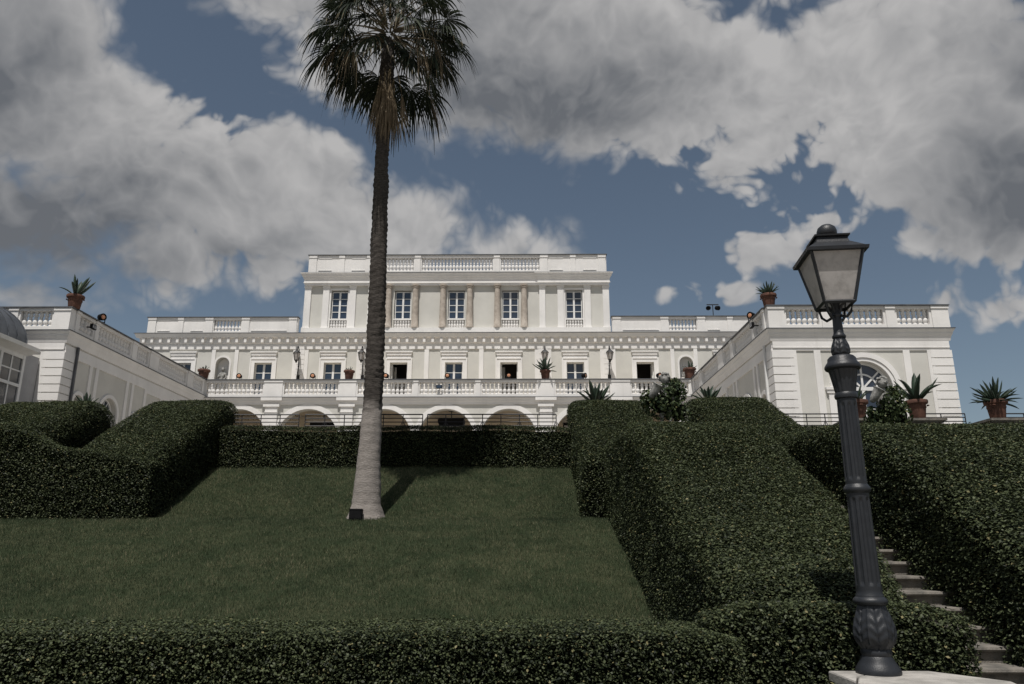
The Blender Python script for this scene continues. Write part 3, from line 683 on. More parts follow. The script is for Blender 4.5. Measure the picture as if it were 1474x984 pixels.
# floodlights on the terrace rail
def flood(loc, label, rz, sc=1., grp='round floodlights on the roof and terrace rails'):
    r_ = thing('floodlight', label, 'floodlight', tuple(float(q) for q in loc), rz, grp, sc)
    fl_y = put('yoke', flm['yoke'], None, r_); put('housing', flm['housing'], None, r_); put('lens', flm['lens'], None, r_); put('base', flm['base'], None, r_)
    return r_
flm = {}
g_ = G(); prof = [(.10, -.16), (.13, -.12), (.145, .0), (.15, .10), (.135, .10), (.13, .07), (.01, .07)]
g_.lathe(prof, (0, 0, 0), 16); g_.v = [(x, -z, .24 + y) for x, y, z in g_.v]; g_.f = g_.f; flm['housing'] = g_.mesh('housing')
g_ = G(); g_.lathe([(.001, .095), (.05, .092), (.095, .08), (.095, .072), (.001, .07)][::-1], (0, 0, 0), 16); g_.v = [(x, -z, .24 + y) for x, y, z in g_.v]; flm['lens'] = g_.mesh('lens')
g_ = G(); g_.box(-.165, -.150, -.02, .02, .04, .26); g_.box(.150, .165, -.02, .02, .04, .26); g_.box(-.165, .165, -.02, .02, .025, .04); flm['yoke'] = g_.mesh('yoke')
g_ = G(); g_.box(-.11, .11, -.09, .09, 0, .025); flm['base'] = g_.mesh('base')
for k, m_ in (('housing', 'blackplastic'), ('yoke', 'blackplastic'), ('base', 'blackplastic'), ('lens', 'lens')): flm[k].materials.append(M[m_])
flood_lbl = {344: ('amber floodlight on the terrace rail between niche statue and first window', .05), 450: ('amber floodlight on the terrace rail below the hooked wall lantern', .05), 555.7: ('amber floodlight on the terrace rail right beside the palm trunk', -.35),
             644: ('amber floodlight before the middle terrace window', .0), 732: ('amber floodlight before the dark open window', .2), 841.5: ('amber floodlight turned aside on the rail next to the tall potted agave', 1.1), 949: ('amber floodlight beside the open window near the pavilion', .6)}
for px, (lb, rz) in flood_lbl.items():
    p = aty(px, 545, 39.2); flood((p[0], 39.2, RAILZ), lb, rz, .92)
p = aty(135, 455, 28.6); flood((-16.5, 28.6, RAILZ), 'amber floodlight on the side rail of the shaded wing', 1.2, .95)
flood((9.2, 28.6, RAILZ), 'amber floodlight on the side rail of the pavilion', -1.0, .95)
def small_spot(loc, label, rz):
    r_ = thing('spotlight', label, 'spotlight', loc, rz, 'small spotlights clamped to side balustrades')
    g_ = G(); g_.box(-.15, .15, -.24, -.14, -.08, .1); g_.build('housing', 'blackplastic', r_); G().box(-.13, .13, -.248, -.242, -.06, .08).build('lens', 'glass', r_); G().box(-.02, .02, -.14, .06, -.02, .02).build('bracket', 'blackplastic', r_)
small_spot((9.1, 27.7, 9.85), 'small black spotlight clamped in the side balustrade of the pavilion', -1.57)
small_spot((-16.45, 27.7, 9.85), 'small black spotlight clamped in the side balustrade of the shaded wing', 1.57)
p = aty(632, 557, 39.0); small_spot((p[0], 39.15, p[2]), 'small black spotlight hung on the terrace balusters', 0)

# wall lanterns on curved brackets
def wall_lantern(x, label, gh='wall lanterns on the terrace facade'):
    r_ = thing('wall_lantern', label, 'wall lamp', (AX + x, 43 - .08, 10.9), 0, gh)
    G().box(-.09, .09, -.03, 0, 0, .5).build('wall_plate', 'blackiron', r_)
    g_ = G(); g_.tube([(0, -.06, .1), (0, -.08, .9), (0, -.1, 1.6), (0, -.16, 1.98), (0, -.34, 2.14), (0, -.52, 2.08), (0, -.58, 1.92)], .03, 6); g_.tube([(0, -.06, .35), (0, -.22, .6), (0, -.1, 1.0)], .018, 5); g_.ball((0, -.08, 1.02), .05, 8); g_.ball((0, -.1, 1.5), .045, 8)
    g_.build('bracket_arm', 'blackiron', r_, True)
    g_ = G(); n_ = 6
    g_.lathe([(.05, 1.92), (.06, 1.86), (.10, 1.84), (.22, 1.72), (.235, 1.69), (.22, 1.685), (.02, 1.70)], (0, -.58, 0), 6)
    g_.lathe([(.02, 1.16), (.04, 1.12), (.05, 1.16), (.09, 1.24), (.12, 1.26), (.12, 1.28), (.02, 1.285)], (0, -.58, 0), 6)
    for k in range(6):
        a = 2 * math.pi * k / 6; g_.tube([(.115 * math.cos(a), -.58 + .115 * math.sin(a), 1.27), (.20 * math.cos(a), -.58 + .2 * math.sin(a), 1.69)], .012, 4)
    ln = g_.build('lantern', 'blackiron', r_)
    for k in range(6):
        a0, a1 = 2 * math.pi * (k + .07) / 6, 2 * math.pi * (k + .93) / 6
        G().add([(.11 * math.cos(a0), -.58 + .11 * math.sin(a0), 1.285), (.11 * math.cos(a1), -.58 + .11 * math.sin(a1), 1.285), (.19 * math.cos(a1), -.58 + .19 * math.sin(a1), 1.68), (.19 * math.cos(a0), -.58 + .19 * math.sin(a0), 1.68)], [(0, 1, 2, 3)]).build('pane', 'frost', ln)
wall_lantern(-9.05, 'black wall lantern on a hooked arm between two shut windows')
wall_lantern(-5.3, 'black wall lantern hidden by the palm trunk')
wall_lantern(5.3, 'black wall lantern above the tall potted agave')
wall_lantern(9.05, 'black wall lantern next to the open window near the pavilion')

# statues -----------------------------------------------------------------------
def skin_mesh(name, nodes, edges, sub=2, root=0):
    me = bpy.data.meshes.new(name); me.from_pydata([n_[0] for n_ in nodes], edges, [])
    o = bpy.data.objects.new(name, me); COL.objects.link(o)
    md = o.modifiers.new('s', 'SKIN'); sv = me.skin_vertices[0].data
    for i, n_ in enumerate(nodes): sv[i].radius = n_[1] if isinstance(n_[1], tuple) else (n_[1], n_[1])
    sv[root].use_root = True
    ms_ = o.modifiers.new('u', 'SUBSURF'); ms_.levels = sub; ms_.render_levels = sub
    dg = bpy.context.evaluated_depsgraph_get(); me2 = bpy.data.meshes.new_from_object(o.evaluated_get(dg))
    bpy.data.objects.remove(o); me2.name = name
    me2.polygons.foreach_set('use_smooth', [True] * len(me2.polygons)); return me2
def head_shape(c, r, face):
    """a stone head with brow, nose and chin looking along the angle face"""
    fx, fy = math.cos(face), math.sin(face)
    def f(p):
        d = p.x * fx + p.y * fy; s_ = -p.x * fy + p.y * fx; k = 1.
        if d > .3:
            k -= .10 * (d - .3)
            k += .22 * math.exp(-((s_ / .16) ** 2 + ((p.z + .08) / .2) ** 2)) * d
            for e_ in (-1, 1): k -= .14 * math.exp(-(((s_ - e_ * .32) / .13) ** 2 + ((p.z - .10) / .11) ** 2))
            k -= .06 * math.exp(-((s_ / .22) ** 2 + ((p.z + .42) / .06) ** 2)); k += .07 * math.exp(-((s_ / .22) ** 2 + ((p.z + .68) / .13) ** 2))
        return k
    return G().ball(c, r, 28, (.86, .86, 1.08), f)
def hair_shape(c, r, face):
    g_ = G()
    for i in range(46):
        a = random.uniform(0, 6.28); z = random.uniform(-.1, 1)
        q = math.sqrt(max(0, 1 - z * z)); p = Vector((q * math.cos(a), q * math.sin(a), z))
        if (p.x * math.cos(face) + p.y * math.sin(face)) > .45 and z < .62: continue
        g_.ball((c[0] + p.x * r * .86, c[1] + p.y * r * .86, c[2] + p.z * r), r * random.uniform(.22, .32), 8)
    return g_
def leaf_cloud(pts_n, size, aspect=.8, jitter=.6):
    """numpy leaf quads: pts (n,3), normals (n,3)"""
    P_, N_ = pts_n; n_ = len(P_)
    nn = N_ + rng.normal(0, jitter, (n_, 3)); nn /= np.linalg.norm(nn, axis=1)[:, None]
    t_ = rng.normal(0, 1, (n_, 3)); a = np.cross(nn, t_); a /= np.linalg.norm(a, axis=1)[:, None]; b = np.cross(nn, a)
    L = size * rng.uniform(.65, 1.3, (n_, 1)); W = L * aspect * .5
    v = np.empty((n_, 4, 3)); v[:, 0] = P_ - a * L * .5; v[:, 1] = P_ + b * W + nn * W * .25; v[:, 2] = P_ + a * L * .5; v[:, 3] = P_ - b * W + nn * W * .25
    return v
def quads_mesh(name, v, tint, mat):
    n_ = len(v); k_ = v.shape[1]; me = bpy.data.meshes.new(name)
    me.vertices.add(n_ * k_); me.vertices.foreach_set('co', v.reshape(-1).astype(np.float32))
    me.loops.add(n_ * k_); me.loops.foreach_set('vertex_index', np.arange(n_ * k_, dtype=np.int32))
    me.polygons.add(n_); me.polygons.foreach_set('loop_start', np.arange(0, n_ * k_, k_, dtype=np.int32))
    try: me.polygons.foreach_set('loop_total', np.full(n_, k_, dtype=np.int32))
    except Exception: pass
    at = me.attributes.new('tint', 'FLOAT', 'FACE'); at.data.foreach_set('value', tint.astype(np.float32))
    me.update(calc_edges=True); me.materials.append(M[mat]); return me
def sphere_pts(c, r, n_, thick=.25):
    d = rng.normal(0, 1, (n_, 3)); d /= np.linalg.norm(d, axis=1)[:, None]; q = 1 - thick * rng.random((n_, 1)) ** 2
    return np.array(c) + d * q * np.array(r), d
def statue(loc, face, label, ivy, with_vase=True, side=-1):
    r_ = thing('statue', label, 'statue', tuple(float(q) for q in loc), 0, 'ivy covered statues by the garden stairs')
    s_ = side
    nodes = [((0, 0, .55), (.15, .12)), ((0, 0, .75), (.16, .12)), ((0, 0, .92), (.15, .11)), ((0, 0, 1.0), (.06, .06)), ((0, 0, 1.08), .055),
             ((.09, 0, .4), .095), ((.1, -.02, .2), .06), ((.1, 0, .02), .045), ((.1, -.09, .0), .035), ((-.09, 0, .4), .095), ((-.12, .02, .2), .06), ((-.12, .04, .02), .045), ((-.12, -.05, .0), .035),
             ((.16, 0, .92), .07), ((.26, -.02, .72), .055), ((.2, -.16, .6), .045), ((.12, -.2, .62), .04),
             ((-.16, 0, .92), .07), ((-.27, -.05, .74), .055), ((-.3, -.22, .68), .045), ((-.3, -.28, .68), .04)]
    edges = [(0, 1), (1, 2), (2, 3), (3, 4), (0, 5), (5, 6), (6, 7), (7, 8), (0, 9), (9, 10), (10, 11), (11, 12), (2, 13), (13, 14), (14, 15), (15, 16), (2, 17), (17, 18), (18, 19), (19, 20)]
    put('body', skin_mesh('body', nodes, edges), 'marble', r_)
    c = (0, -.02, 1.17); head_shape(c, .145, face).build('head', 'marble', r_, True); hair_shape(c, .15, face).build('hair', 'marble', r_, True)
    G().box(-.24, .24, -.2, .2, -.1, .0).build('plinth', 'marble', r_)
    if with_vase:
        g_ = G(); g_.lathe([(.03, -.2), (.07, -.17), (.10, -.06), (.115, .05), (.125, .15), (.155, .19), (.15, .205), (.11, .19)], n=16, mod=lambda a, z: 1 + .03 * math.cos(10 * a))
        o = g_.build('vase', 'marble', r_, True); o.location = (s_ * .33, -.26, .78); o.rotation_euler = (.2, s_ * -.55, 0)
    P_, N_ = [], []
    for c_, rr, k in ivy:
        a, b = sphere_pts(c_, rr, k); P_.append(a); N_.append(b)
    P_ = np.concatenate(P_); N_ = np.concatenate(N_)
    v = leaf_cloud((P_, N_), .075, .95, .7); o = put('ivy', quads_mesh('ivy', v, rng.random(len(v)), 'ivy'), None, r_); o['kind'] = 'stuff'
    g_ = G()
    for c_, rr, k in ivy: g_.ball(c_, 1, 10, tuple(q * .62 for q in rr))
    g_.build('ivy_core', 'core', r_, True)  # dark blobs, the ivy's inner shade put into their colour
    return r_
p1 = aty(960, 606, 19.6)
for (p, lb) in ((p1, 'weathered stone pedestal under the ivy smothered statue'),):
    pedestal(p[0], 19.6, 4.72, .8, lb, 2.3)
st1 = statue((p1[0], 19.6, 4.82), R(-120), 'weathered statue almost smothered by ivy above the sloping hedge',
       [((-.1, .02, .5), (.5, .4, .42), 620), ((-.42, 0, .62), (.26, .26, .3), 240), ((.2, 0, .8), (.36, .34, .36), 460), ((.3, 0, .3), (.34, .34, .42), 330), ((.28, .06, 1.0), (.22, .2, .2), 130)], True, -1)
p2 = aty(1277, 612, 19.6); pedestal(p2[0], 19.6, 4.60, .8, 'weathered stone pedestal under the curly headed statue', 2.3)
st2 = statue((p2[0], 19.6, 4.70), R(-150), 'curly headed stone statue holding a vase, cloaked in ivy',
       [((.2, .05, .55), (.36, .34, .46), 520), ((.28, .05, .85), (.28, .28, .26), 260), ((-.12, .05, .22), (.34, .3, .26), 260), ((.36, 0, .3), (.3, .3, .4), 260), ((.06, .12, .95), (.24, .18, .16), 120), ((.02, -.14, .42), (.26, .2, .34), 420), ((-.3, 0, .25), (.26, .26, .3), 240)], True, -1)
# robed figure in each niche
def niche_figure(x, label):
    r_ = thing('niche_statue', label, 'statue', (AX + x, 43.14, 10.12), 0, 'robed statues in the facade niches')
    nodes = [((0, 0, .9), (.15, .11)), ((0, 0, .45), (.19, .14)), ((0, 0, .02), (.24, .17)), ((.01, 0, 1.2), (.15, .10)), ((0, 0, 1.42), (.15, .09)), ((0, 0, 1.53), .05), ((0, -.01, 1.6), .05),
             ((.17, 0, 1.42), .065), ((.24, -.04, 1.18), .055), ((.12, -.14, 1.05), .045), ((-.17, 0, 1.42), .065), ((-.23, -.05, 1.2), .055), ((-.08, -.16, 1.28), .045)]
    put('body', skin_mesh('body', nodes, [(0, 1), (1, 2), (0, 3), (3, 4), (4, 5), (5, 6), (4, 7), (7, 8), (8, 9), (4, 10), (10, 11), (11, 12)]), 'marble', r_)
    head_shape((0, -.02, 1.68), .105, R(-110)).build('head', 'marble', r_, True); hair_shape((0, -.01, 1.69), .108, R(-110)).build('hair', 'marble', r_, True)
    g_ = G()
    for i in range(9):
        a = R(180 + i * 22); g_.tube([(.18 * math.cos(a), .12 * math.sin(a), 1.0), (.23 * math.cos(a + .15), .17 * math.sin(a + .15), .5), (.27 * math.cos(a + .1), .2 * math.sin(a + .1), .0)], [.03, .04, .045], 6)
    g_.build('drapery', 'marble', r_, True)
niche_figure(-13.55, 'small robed white statue standing in the arched facade niche')
niche_figure(13.55, 'white statue in the niche behind the ragged terrace pot')

# hanging loggia lamps and roof stage lights ----------------------------------------
def loggia_lamp(px, label, mat):
    p = aty(px, 602, 41.0); r_ = thing('hanging_lamp', label, 'lamp', (p[0], 41, 8.2), 0, 'wide lamps hanging in the loggia')
    g_ = G(); g_.lathe([(.16, .72), (.22, .76), (.22, .80)], n=14); g_.tube([(0, 0, .3), (0, 0, .74)], .03, 6); g_.build('rod', 'blackiron', r_)
    g_ = G(); g_.box(-.72, .72, -.3, .3, .06, .26); g_.box(-.66, .66, -.26, .26, .26, .3); g_.build('shade', mat, r_); G().box(-.66, .66, -.27, .27, -.1, .06).build('lamp_body', 'blackplastic', r_); G().box(-.62, .62, -.25, .25, -.3, -.1).build('diffuser', 'frost', r_)
loggia_lamp(466, 'wide lamp with top coloured sunlit beige hanging in the arch beside the palm trunk', 'beige_fabric')  # sunlit tone put into the colour of the top
loggia_lamp(650, 'wide lamp with top coloured shade dark hanging in the middle arch', 'blackplastic')  # same lamp, shaded tone put into the colour of its top
loggia_lamp(828, 'wide lamp hanging in the arch behind the agave', 'beige_fabric')
p = aty(1028, 453, 44)
r_ = thing('stage_light_stand', 'pair of stage lights on a roof stand beyond the parapet', 'stage light', (p[0], 44.2, 14.1))
g_ = G(); g_.tube([(0, 0, 0), (0, 0, 1.95)], .025, 6)
for a in (0, 2.1, 4.2): g_.tube([(0, 0, .5), (.5 * math.cos(a), .5 * math.sin(a), 0)], .015, 5)
g_.build('stand', 'blackiron', r_); G().box(-.36, .36, -.025, .025, 1.95, 2.0).build('crossbar', 'blackiron', r_)
for x in (-.26, .02, .28):
    if x == .02: continue
    o = G().lathe([(.08, -.16), (.13, -.1), (.14, .12), (.12, .13), (.01, .09)], n=12).build('lamp_can', 'blackplastic', r_, True); o.location = (x, 0, 1.76); o.rotation_euler = (1.9, 0, .5 if x > 0 else -.5)
p = aty(1325, 437, 26.75); r_ = thing('roof_vane', 'tiny dark metal bracket on the pavilion roof edge', 'bracket', (p[0], 26.75, RAILZ)); G().box(-.05, .06, 0, .02, 0, .06).build('bracket', 'blackiron', r_)

# railings along the courtyard edge ------------------------------------------------------
def railing(x0, x1, Y, zt, label, step=.62):
    r_ = thing('railing', label, 'railing', ((x0 + x1) / 2, Y, COURT), 0, 'thin black railings on the courtyard edge'); o = r_.location
    n_ = max(1, round((x1 - x0) / step))
    for z in (zt, zt - .12, zt - .24, zt - .36): G(None, o).tube([(x0, Y, z), (x1, Y, z)], (.017 if z < zt else .021), 5).build('rail', 'blackiron', r_)
    pm = G().tube([(0, 0, 0), (0, 0, zt - COURT)], .016, 5).mesh('post'); pm.materials.append(M['blackiron'])
    bm_ = G().tube([(-.16, 0, zt - COURT - .62), (-.03, 0, zt - COURT - .26)], .012, 4).tube([(.16, 0, zt - COURT - .62), (.03, 0, zt - COURT - .26)], .012, 4).mesh('brace'); bm_.materials.append(M['blackiron'])
    for i in range(n_ + 1):
        x = x0 + (x1 - x0) * i / n_; ps = put('post', pm, None, r_, (x - o[0], 0, 0))
        if i % 2: put('brace', bm_, None, ps)
ZR = 5.74
for x0, x1, lb in ((-9.3, -6.9, 'black railing above the hedge at the foot of the shaded wing'), (-6.7, -3.0, 'black railing behind the palm trunk above the clipped hedge'), (-2.85, 1.2, 'black railing above the clipped hedge below the middle arch'),
                   (7.9, 10.2, 'black railing below the pavilion left of the lamp post'), (10.9, 11.3, 'short black railing beside the curly headed statue'), (12.5, 14.0, 'black railing between the two potted agaves'), (15.2, 19, 'black railing running off beyond the spiky agave')):
    railing(x0, x1, 23.6, ZR, lb)

# ------------------------------------------------------------------ hedges
def hedge(label, axis, secs, dens=(1, 1, 1, 1, 1), leaf=.035, per=4500, name='hedge', rc=.14, step=.3, bump=.05, mat='hedge', group='clipped garden hedges'):
    """secs: (t, a0, a1, z0, z1) along the axis; dens: leaf density on side a0, top, side a1, start cap, end cap"""
    T = [q[0] for q in secs]; n_ = max(3, int((T[-1] - T[0]) / step)); ts = np.linspace(T[0], T[-1], n_ + 1)
    rings = []; tags = []
    for t_ in ts:
        a0, a1, z0, z1 = (float(np.interp(t_, T, [q[k] for q in secs])) for k in (1, 2, 3, 4))
        r = min(rc, (a1 - a0) * .4); ns, nt = 7, 8
        e_ = min(t_ - T[0], T[-1] - t_); dz = 0 if e_ > rc else (rc - e_) * .5
        z1 -= dz
        pts = [(a0, z0 + (z1 - r - z0) * i / ns) for i in range(ns)] + [(a0 + r * (1 - math.cos(q)), z1 - r + r * math.sin(q)) for q in (0, math.pi / 6, math.pi / 3)]
        pts += [(a0 + r + (a1 - a0 - 2 * r) * i / nt, z1) for i in range(nt + 1)]
        pts += [(a1 - r * (1 - math.sin(q)), z1 - r + r * math.cos(q)) for q in (math.pi / 6, math.pi / 3, math.pi / 2)] + [(a1, z1 - r - (z1 - r - z0) * i / ns) for i in range(1, ns + 1)]
        rings.append([(a, t_, z) if axis == 'Y' else (t_, a, z) for a, z in pts])
    m_ = len(rings[0]); tags = [0] * (ns + 1) + [1] * (nt + 3) + [2] * (m_ - 1 - ns - 1 - nt - 3)
    V = np.array(rings); C = V.mean(axis=1, keepdims=True)
    nz = np.array([[mnoise.noise(Vector(p) * .9) + .5 * mnoise.noise(Vector(p) * 2.3) for p in r_] for r_ in V])
    caps = []
    cc = V.copy()
    dirs = V - C; dirs /= np.linalg.norm(dirs, axis=2)[:, :, None]
    V = V + dirs * (nz[:, :, None] * bump)
    ci = (C[0, 0] if axis == 'Y' else C[0, 0]).copy()
    root = thing(name, label, 'hedge', (float(C[len(C) // 2, 0, 0]), float(C[len(C) // 2, 0, 1]), float(V[:, :, 2].min())), 0, group); o = np.array(root.location)
    quads = []; qd = []
    for i in range(len(V) - 1):
        for k in range(m_ - 1):
            quads.append((V[i, k], V[i, k + 1], V[i + 1, k + 1], V[i + 1, k])); qd.append(dens[tags[k]])
    for end, idx in ((0, 3), (len(V) - 1, 4)):
        # the cap is a sheet of strips between the two sides, from the bottom up
        left = V[end, :m_ // 2 + 1]; right = V[end, ::-1][:m_ // 2 + 1]
        for k in range(len(left) - 1):
            for j in range(6):
                u0, u1 = j / 6, (j + 1) / 6
                quads.append((left[k] * (1 - u0) + right[k] * u0, left[k] * (1 - u1) + right[k] * u1, left[k + 1] * (1 - u1) + right[k + 1] * u1, left[k + 1] * (1 - u0) + right[k + 1] * u0)); qd.append(dens[idx])
    Q = np.array(quads); nrm = np.cross(Q[:, 2] - Q[:, 0], Q[:, 3] - Q[:, 1]); area = np.linalg.norm(nrm, axis=1) * .5; nrm /= np.maximum(1e-9, np.linalg.norm(nrm, axis=1))[:, None]
    flip = np.sum(nrm * (Q.mean(axis=1) - C.mean(axis=0)), axis=1) < 0
    # orient by the section's own centre line
    tc_ = Q.mean(axis=1); ax_ = 1 if axis == 'Y' else 0
    cen = np.stack([np.interp(tc_[:, ax_], ts, C[:, 0, k]) for k in range(3)], axis=1)
    d_ = tc_ - cen; side_q = np.abs(nrm[:, ax_]) > .9
    cen[side_q] = C.mean(axis=0)[0]; d_ = tc_ - cen
    nrm[np.sum(nrm * d_, axis=1) < 0] *= -1
    cnt = rng.poisson(area * per * np.array(qd) * (.80 + .35 * np.clip(nrm[:, 2], 0, 1))); idx = np.repeat(np.arange(len(Q)), cnt); k_ = len(idx)
    u = rng.random((k_, 1)); w = rng.random((k_, 1)); q = Q[idx]
    P_ = (q[:, 0] * (1 - u) + q[:, 1] * u) * (1 - w) + (q[:, 3] * (1 - u) + q[:, 2] * u) * w
    N_ = nrm[idx]; P_ = P_ + N_ * (.03 - (.14 - .07 * np.clip(N_[:, 2:3], 0, 1)) * rng.random((k_, 1)) ** 1.0)
    stray = rng.random((k_, 1)) < .03; P_ = P_ + N_ * np.where(stray, rng.uniform(.01, .06, (k_, 1)), 0)
    up = np.clip(N_[:, 2:3], 0, 1); v = leaf_cloud((P_, N_ * .40 + np.array([0, 0, .80])), leaf, .62, .42) - o
    fo = put('foliage', quads_mesh('foliage', v, rng.random(k_), mat), None, root); fo['kind'] = 'stuff'
    # near-black core inside the leaf skin, coloured as the shade in the gaps
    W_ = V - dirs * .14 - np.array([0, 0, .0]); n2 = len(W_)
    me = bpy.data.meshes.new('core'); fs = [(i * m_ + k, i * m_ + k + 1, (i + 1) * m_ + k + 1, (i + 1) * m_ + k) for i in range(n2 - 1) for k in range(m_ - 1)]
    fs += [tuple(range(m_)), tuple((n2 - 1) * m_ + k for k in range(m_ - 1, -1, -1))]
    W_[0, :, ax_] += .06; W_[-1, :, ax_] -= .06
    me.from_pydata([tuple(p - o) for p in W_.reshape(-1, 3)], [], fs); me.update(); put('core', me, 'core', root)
    global NLEAF; NLEAF += k_
    return root
NLEAF = 0
lz = lawn_z
hedge('long low clipped hedge along the foot of the lawn', 'X', [(-13, 7.15, 8.5, 0, .90), (-4, 7.15, 8.5, 0, .91), (2.0, 7.15, 8.5, 0, .92)], (.8, 1, .1, .1, .3), .031, 8000)
hedge('square clipped hedge right behind the cast iron lamp post', 'X', [(1.8, 7.56, 8.2, 0, 1.10), (3.2, 7.56, 8.2, 0, 1.12), (4.28, 7.56, 8.2, 0, 1.06)], (1, 1, .1, .8, .8), .036, 7000)
hedge('broad sloping hedge climbing beside the lawn and stone steps', 'Y', [(8.05, 2.16, 4.0, 0, 1.16), (8.6, 2.16, 4.1, 0, 1.40), (9.3, 2.16, 4.35, 0, 1.62), (10.6, 2.16, 4.6, .0, 2.14), (12.45, 2.16, 4.7, .4, 2.96), (13.3, 2.16, 4.6, .8, 3.5), (14.0, 2.16, 4.4, .9, 3.86), (15.4, 2.16, 4.3, 1.3, 4.12), (19.0, 2.16, 4.25, 2.2, 4.2)], (1, 1, .35, .8, .2), .038, 5000, rc=.2)
hedge('tall sloping hedge on the far side of the stone steps', 'Y', [(6.7, 5.12, 11.5, -.02, .78), (8.05, 5.12, 11.5, 0, 1.58), (10.04, 5.12, 11.5, .3, 2.79), (11.5, 5.12, 11.5, .6, 3.38), (12.4, 5.12, 11.5, .8, 3.62), (14, 5.12, 11.5, 1, 3.75), (19, 5.12, 11.5, 2.2, 3.9)], (1, .62, 0.02, .5, 0.02), .04, 4600, rc=.2)
hedge('clipped hedge row along the top of the lawn below the arches', 'X', [(-9.1, 22.5, 23.2, 3.9, 5.20), (1.7, 22.5, 23.2, 3.9, 5.20)], (1, 1, .3, .1, .1), .045, 3000)
hedge('sloping hedge with flat top at the lawn edge under the large agave', 'Y', [(18.9, 1.58, 3.9, 2.2, 3.85), (20, 1.58, 3.9, 2.6, 4.55), (22, 1.58, 3.9, 3.6, 5.62), (22.9, 1.58, 3.9, 3.9, 6.02), (24.2, 1.58, 3.9, 4.2, 6.18)], (1, 1, .5, .8, .3), .045, 2600, rc=.28, step=.2)
hedge('sloping hedge at the lawn edge below the shaded wing', 'Y', [(18.85, -11.45, -9.0, 2.2, 3.80), (20, -11.45, -8.98, 2.6, 4.45), (22, -11.45, -8.98, 3.6, 5.55), (23.0, -11.45, -8.98, 3.9, 6.05), (24.1, -11.45, -8.98, 4.2, 6.22)], (.5, 1, 1, 1, .3), .045, 2800, rc=.3, step=.2)
hedge('sloping hedge beside the ivy statue below the pavilion wall', 'Y', [(19.0, 5.3, 7.75, 2.2, 4.2), (20, 5.3, 7.75, 2.6, 4.75), (21.7, 5.3, 7.75, 3.4, 5.5), (22.9, 5.3, 7.75, 3.9, 6.1), (24.2, 5.3, 7.75, 4.2, 6.3)], (1, 1, .8, .8, .2), .045, 2600, rc=.3, step=.2)
hedge('rounded hedge beside the conservatory and shaded wing', 'Y', [(18.9, -16.4, -12.8, 2.2, 4.0), (20.4, -16.3, -12.8, 2.9, 4.85), (22, -16.1, -12.8, 3.6, 5.65), (23.0, -16, -12.8, 3.9, 6.05), (23.9, -15.9, -12.8, 4.2, 6.1)], (.6, 1, 1, 1, .2), .045, 2600, rc=.45, step=.2)
hedge('tall dark hedge along the lawn crest below the conservatory', 'X', [(-22, 18.6, 19.3, 2.2, 4.72), (-12.9, 18.6, 19.3, 2.2, 4.68), (-12.4, 18.6, 19.3, 2.2, 4.58), (-11.4, 18.6, 19.3, 2.2, 4.1), (-9.5, 18.6, 19.3, 2.2, 3.84), (-8.98, 18.6, 19.3, 2.2, 3.80)], (1, 1, .4, .1, .8), .045, 2600, rc=.12, step=.2)
hedge('clipped hedge row below the pavilion railing and potted agaves', 'X', [(7.8, 22.0, 22.6, 3.6, 5.12), (18, 22.0, 22.6, 3.6, 5.14)], (1, 1, .2, .1, .1), .045, 2600)
print('leaves', NLEAF)

# ------------------------------------------------------------------ grass
def grass(name, label, x0, x1, y0, y1, n_, h, w):
    X = rng.uniform(x0, x1, n_); u = rng.random(n_); Y = y0 + (y1 - y0) * u ** 1.2 if n_ > 200000 else rng.uniform(y0, y1, n_)
    Z = np.interp(Y, [p[0] for p in PROFILE], [p[1] for p in PROFILE])
    keep = np.ones(n_, bool); k = n_
    def vnoise(sz, seed):                       # value noise: each clump of grass has its own shade and height
        tab = np.random.default_rng(seed).random((512, 512)); gx, gy = X / sz + 200, Y / sz + 100; ix, iy = gx.astype(int), gy.astype(int); fx, fy = gx - ix, gy - iy
        fx = fx * fx * (3 - 2 * fx); fy = fy * fy * (3 - 2 * fy); t_ = lambda p, q: tab[p % 512, q % 512]
        return (t_(ix, iy) * (1 - fx) + t_(ix + 1, iy) * fx) * (1 - fy) + (t_(ix, iy + 1) * (1 - fx) + t_(ix + 1, iy + 1) * fx) * fy
    clump = np.clip(.5 + 1.3 * (.5 * vnoise(.09, 1) + .5 * vnoise(.22, 2) - .5), 0, 1); patch = 2 * (.6 * vnoise(1.7, 3) + .4 * vnoise(.7, 4) - .5)
    a = rng.uniform(0, 2 * math.pi, k); H = h * rng.uniform(.5, 1.2, k) * (.55 + .9 * clump); lean = rng.normal(0, .55, (k, 2)) * H[:, None]
    b = np.stack([np.cos(a) * w, np.sin(a) * w, np.zeros(k)], 1); P_ = np.stack([X, Y, Z + .0], 1)
    v = np.empty((k, 3, 3)); v[:, 0] = P_ - b; v[:, 1] = P_ + b; v[:, 2] = P_ + np.stack([lean[:, 0], lean[:, 1], H], 1)
    v[:, :2, 2] -= .04
    tint = np.clip(rng.random(k) * .30 + .60 * clump + .16 * patch - .02, 0, .95)
    dry = rng.random(k) < (.035 + .20 * np.clip(patch + 1.2 * (clump - .5), 0, 1)); tint[dry] = 1.
    o = put(name, quads_mesh(name, v, tint, 'grass'), None, None); tag(o, label, 'grass', None, 'stuff')
grass('grass', 'short mown grass on the lower lawn slope before the palm', -16, 2.25, 11.7, 18.9, 470000, .058, .0058)
grass('grass', 'mown grass on the upper lawn behind the palm', -9.3, 1.7, 18.7, 22.6, 170000, .058, .0068)

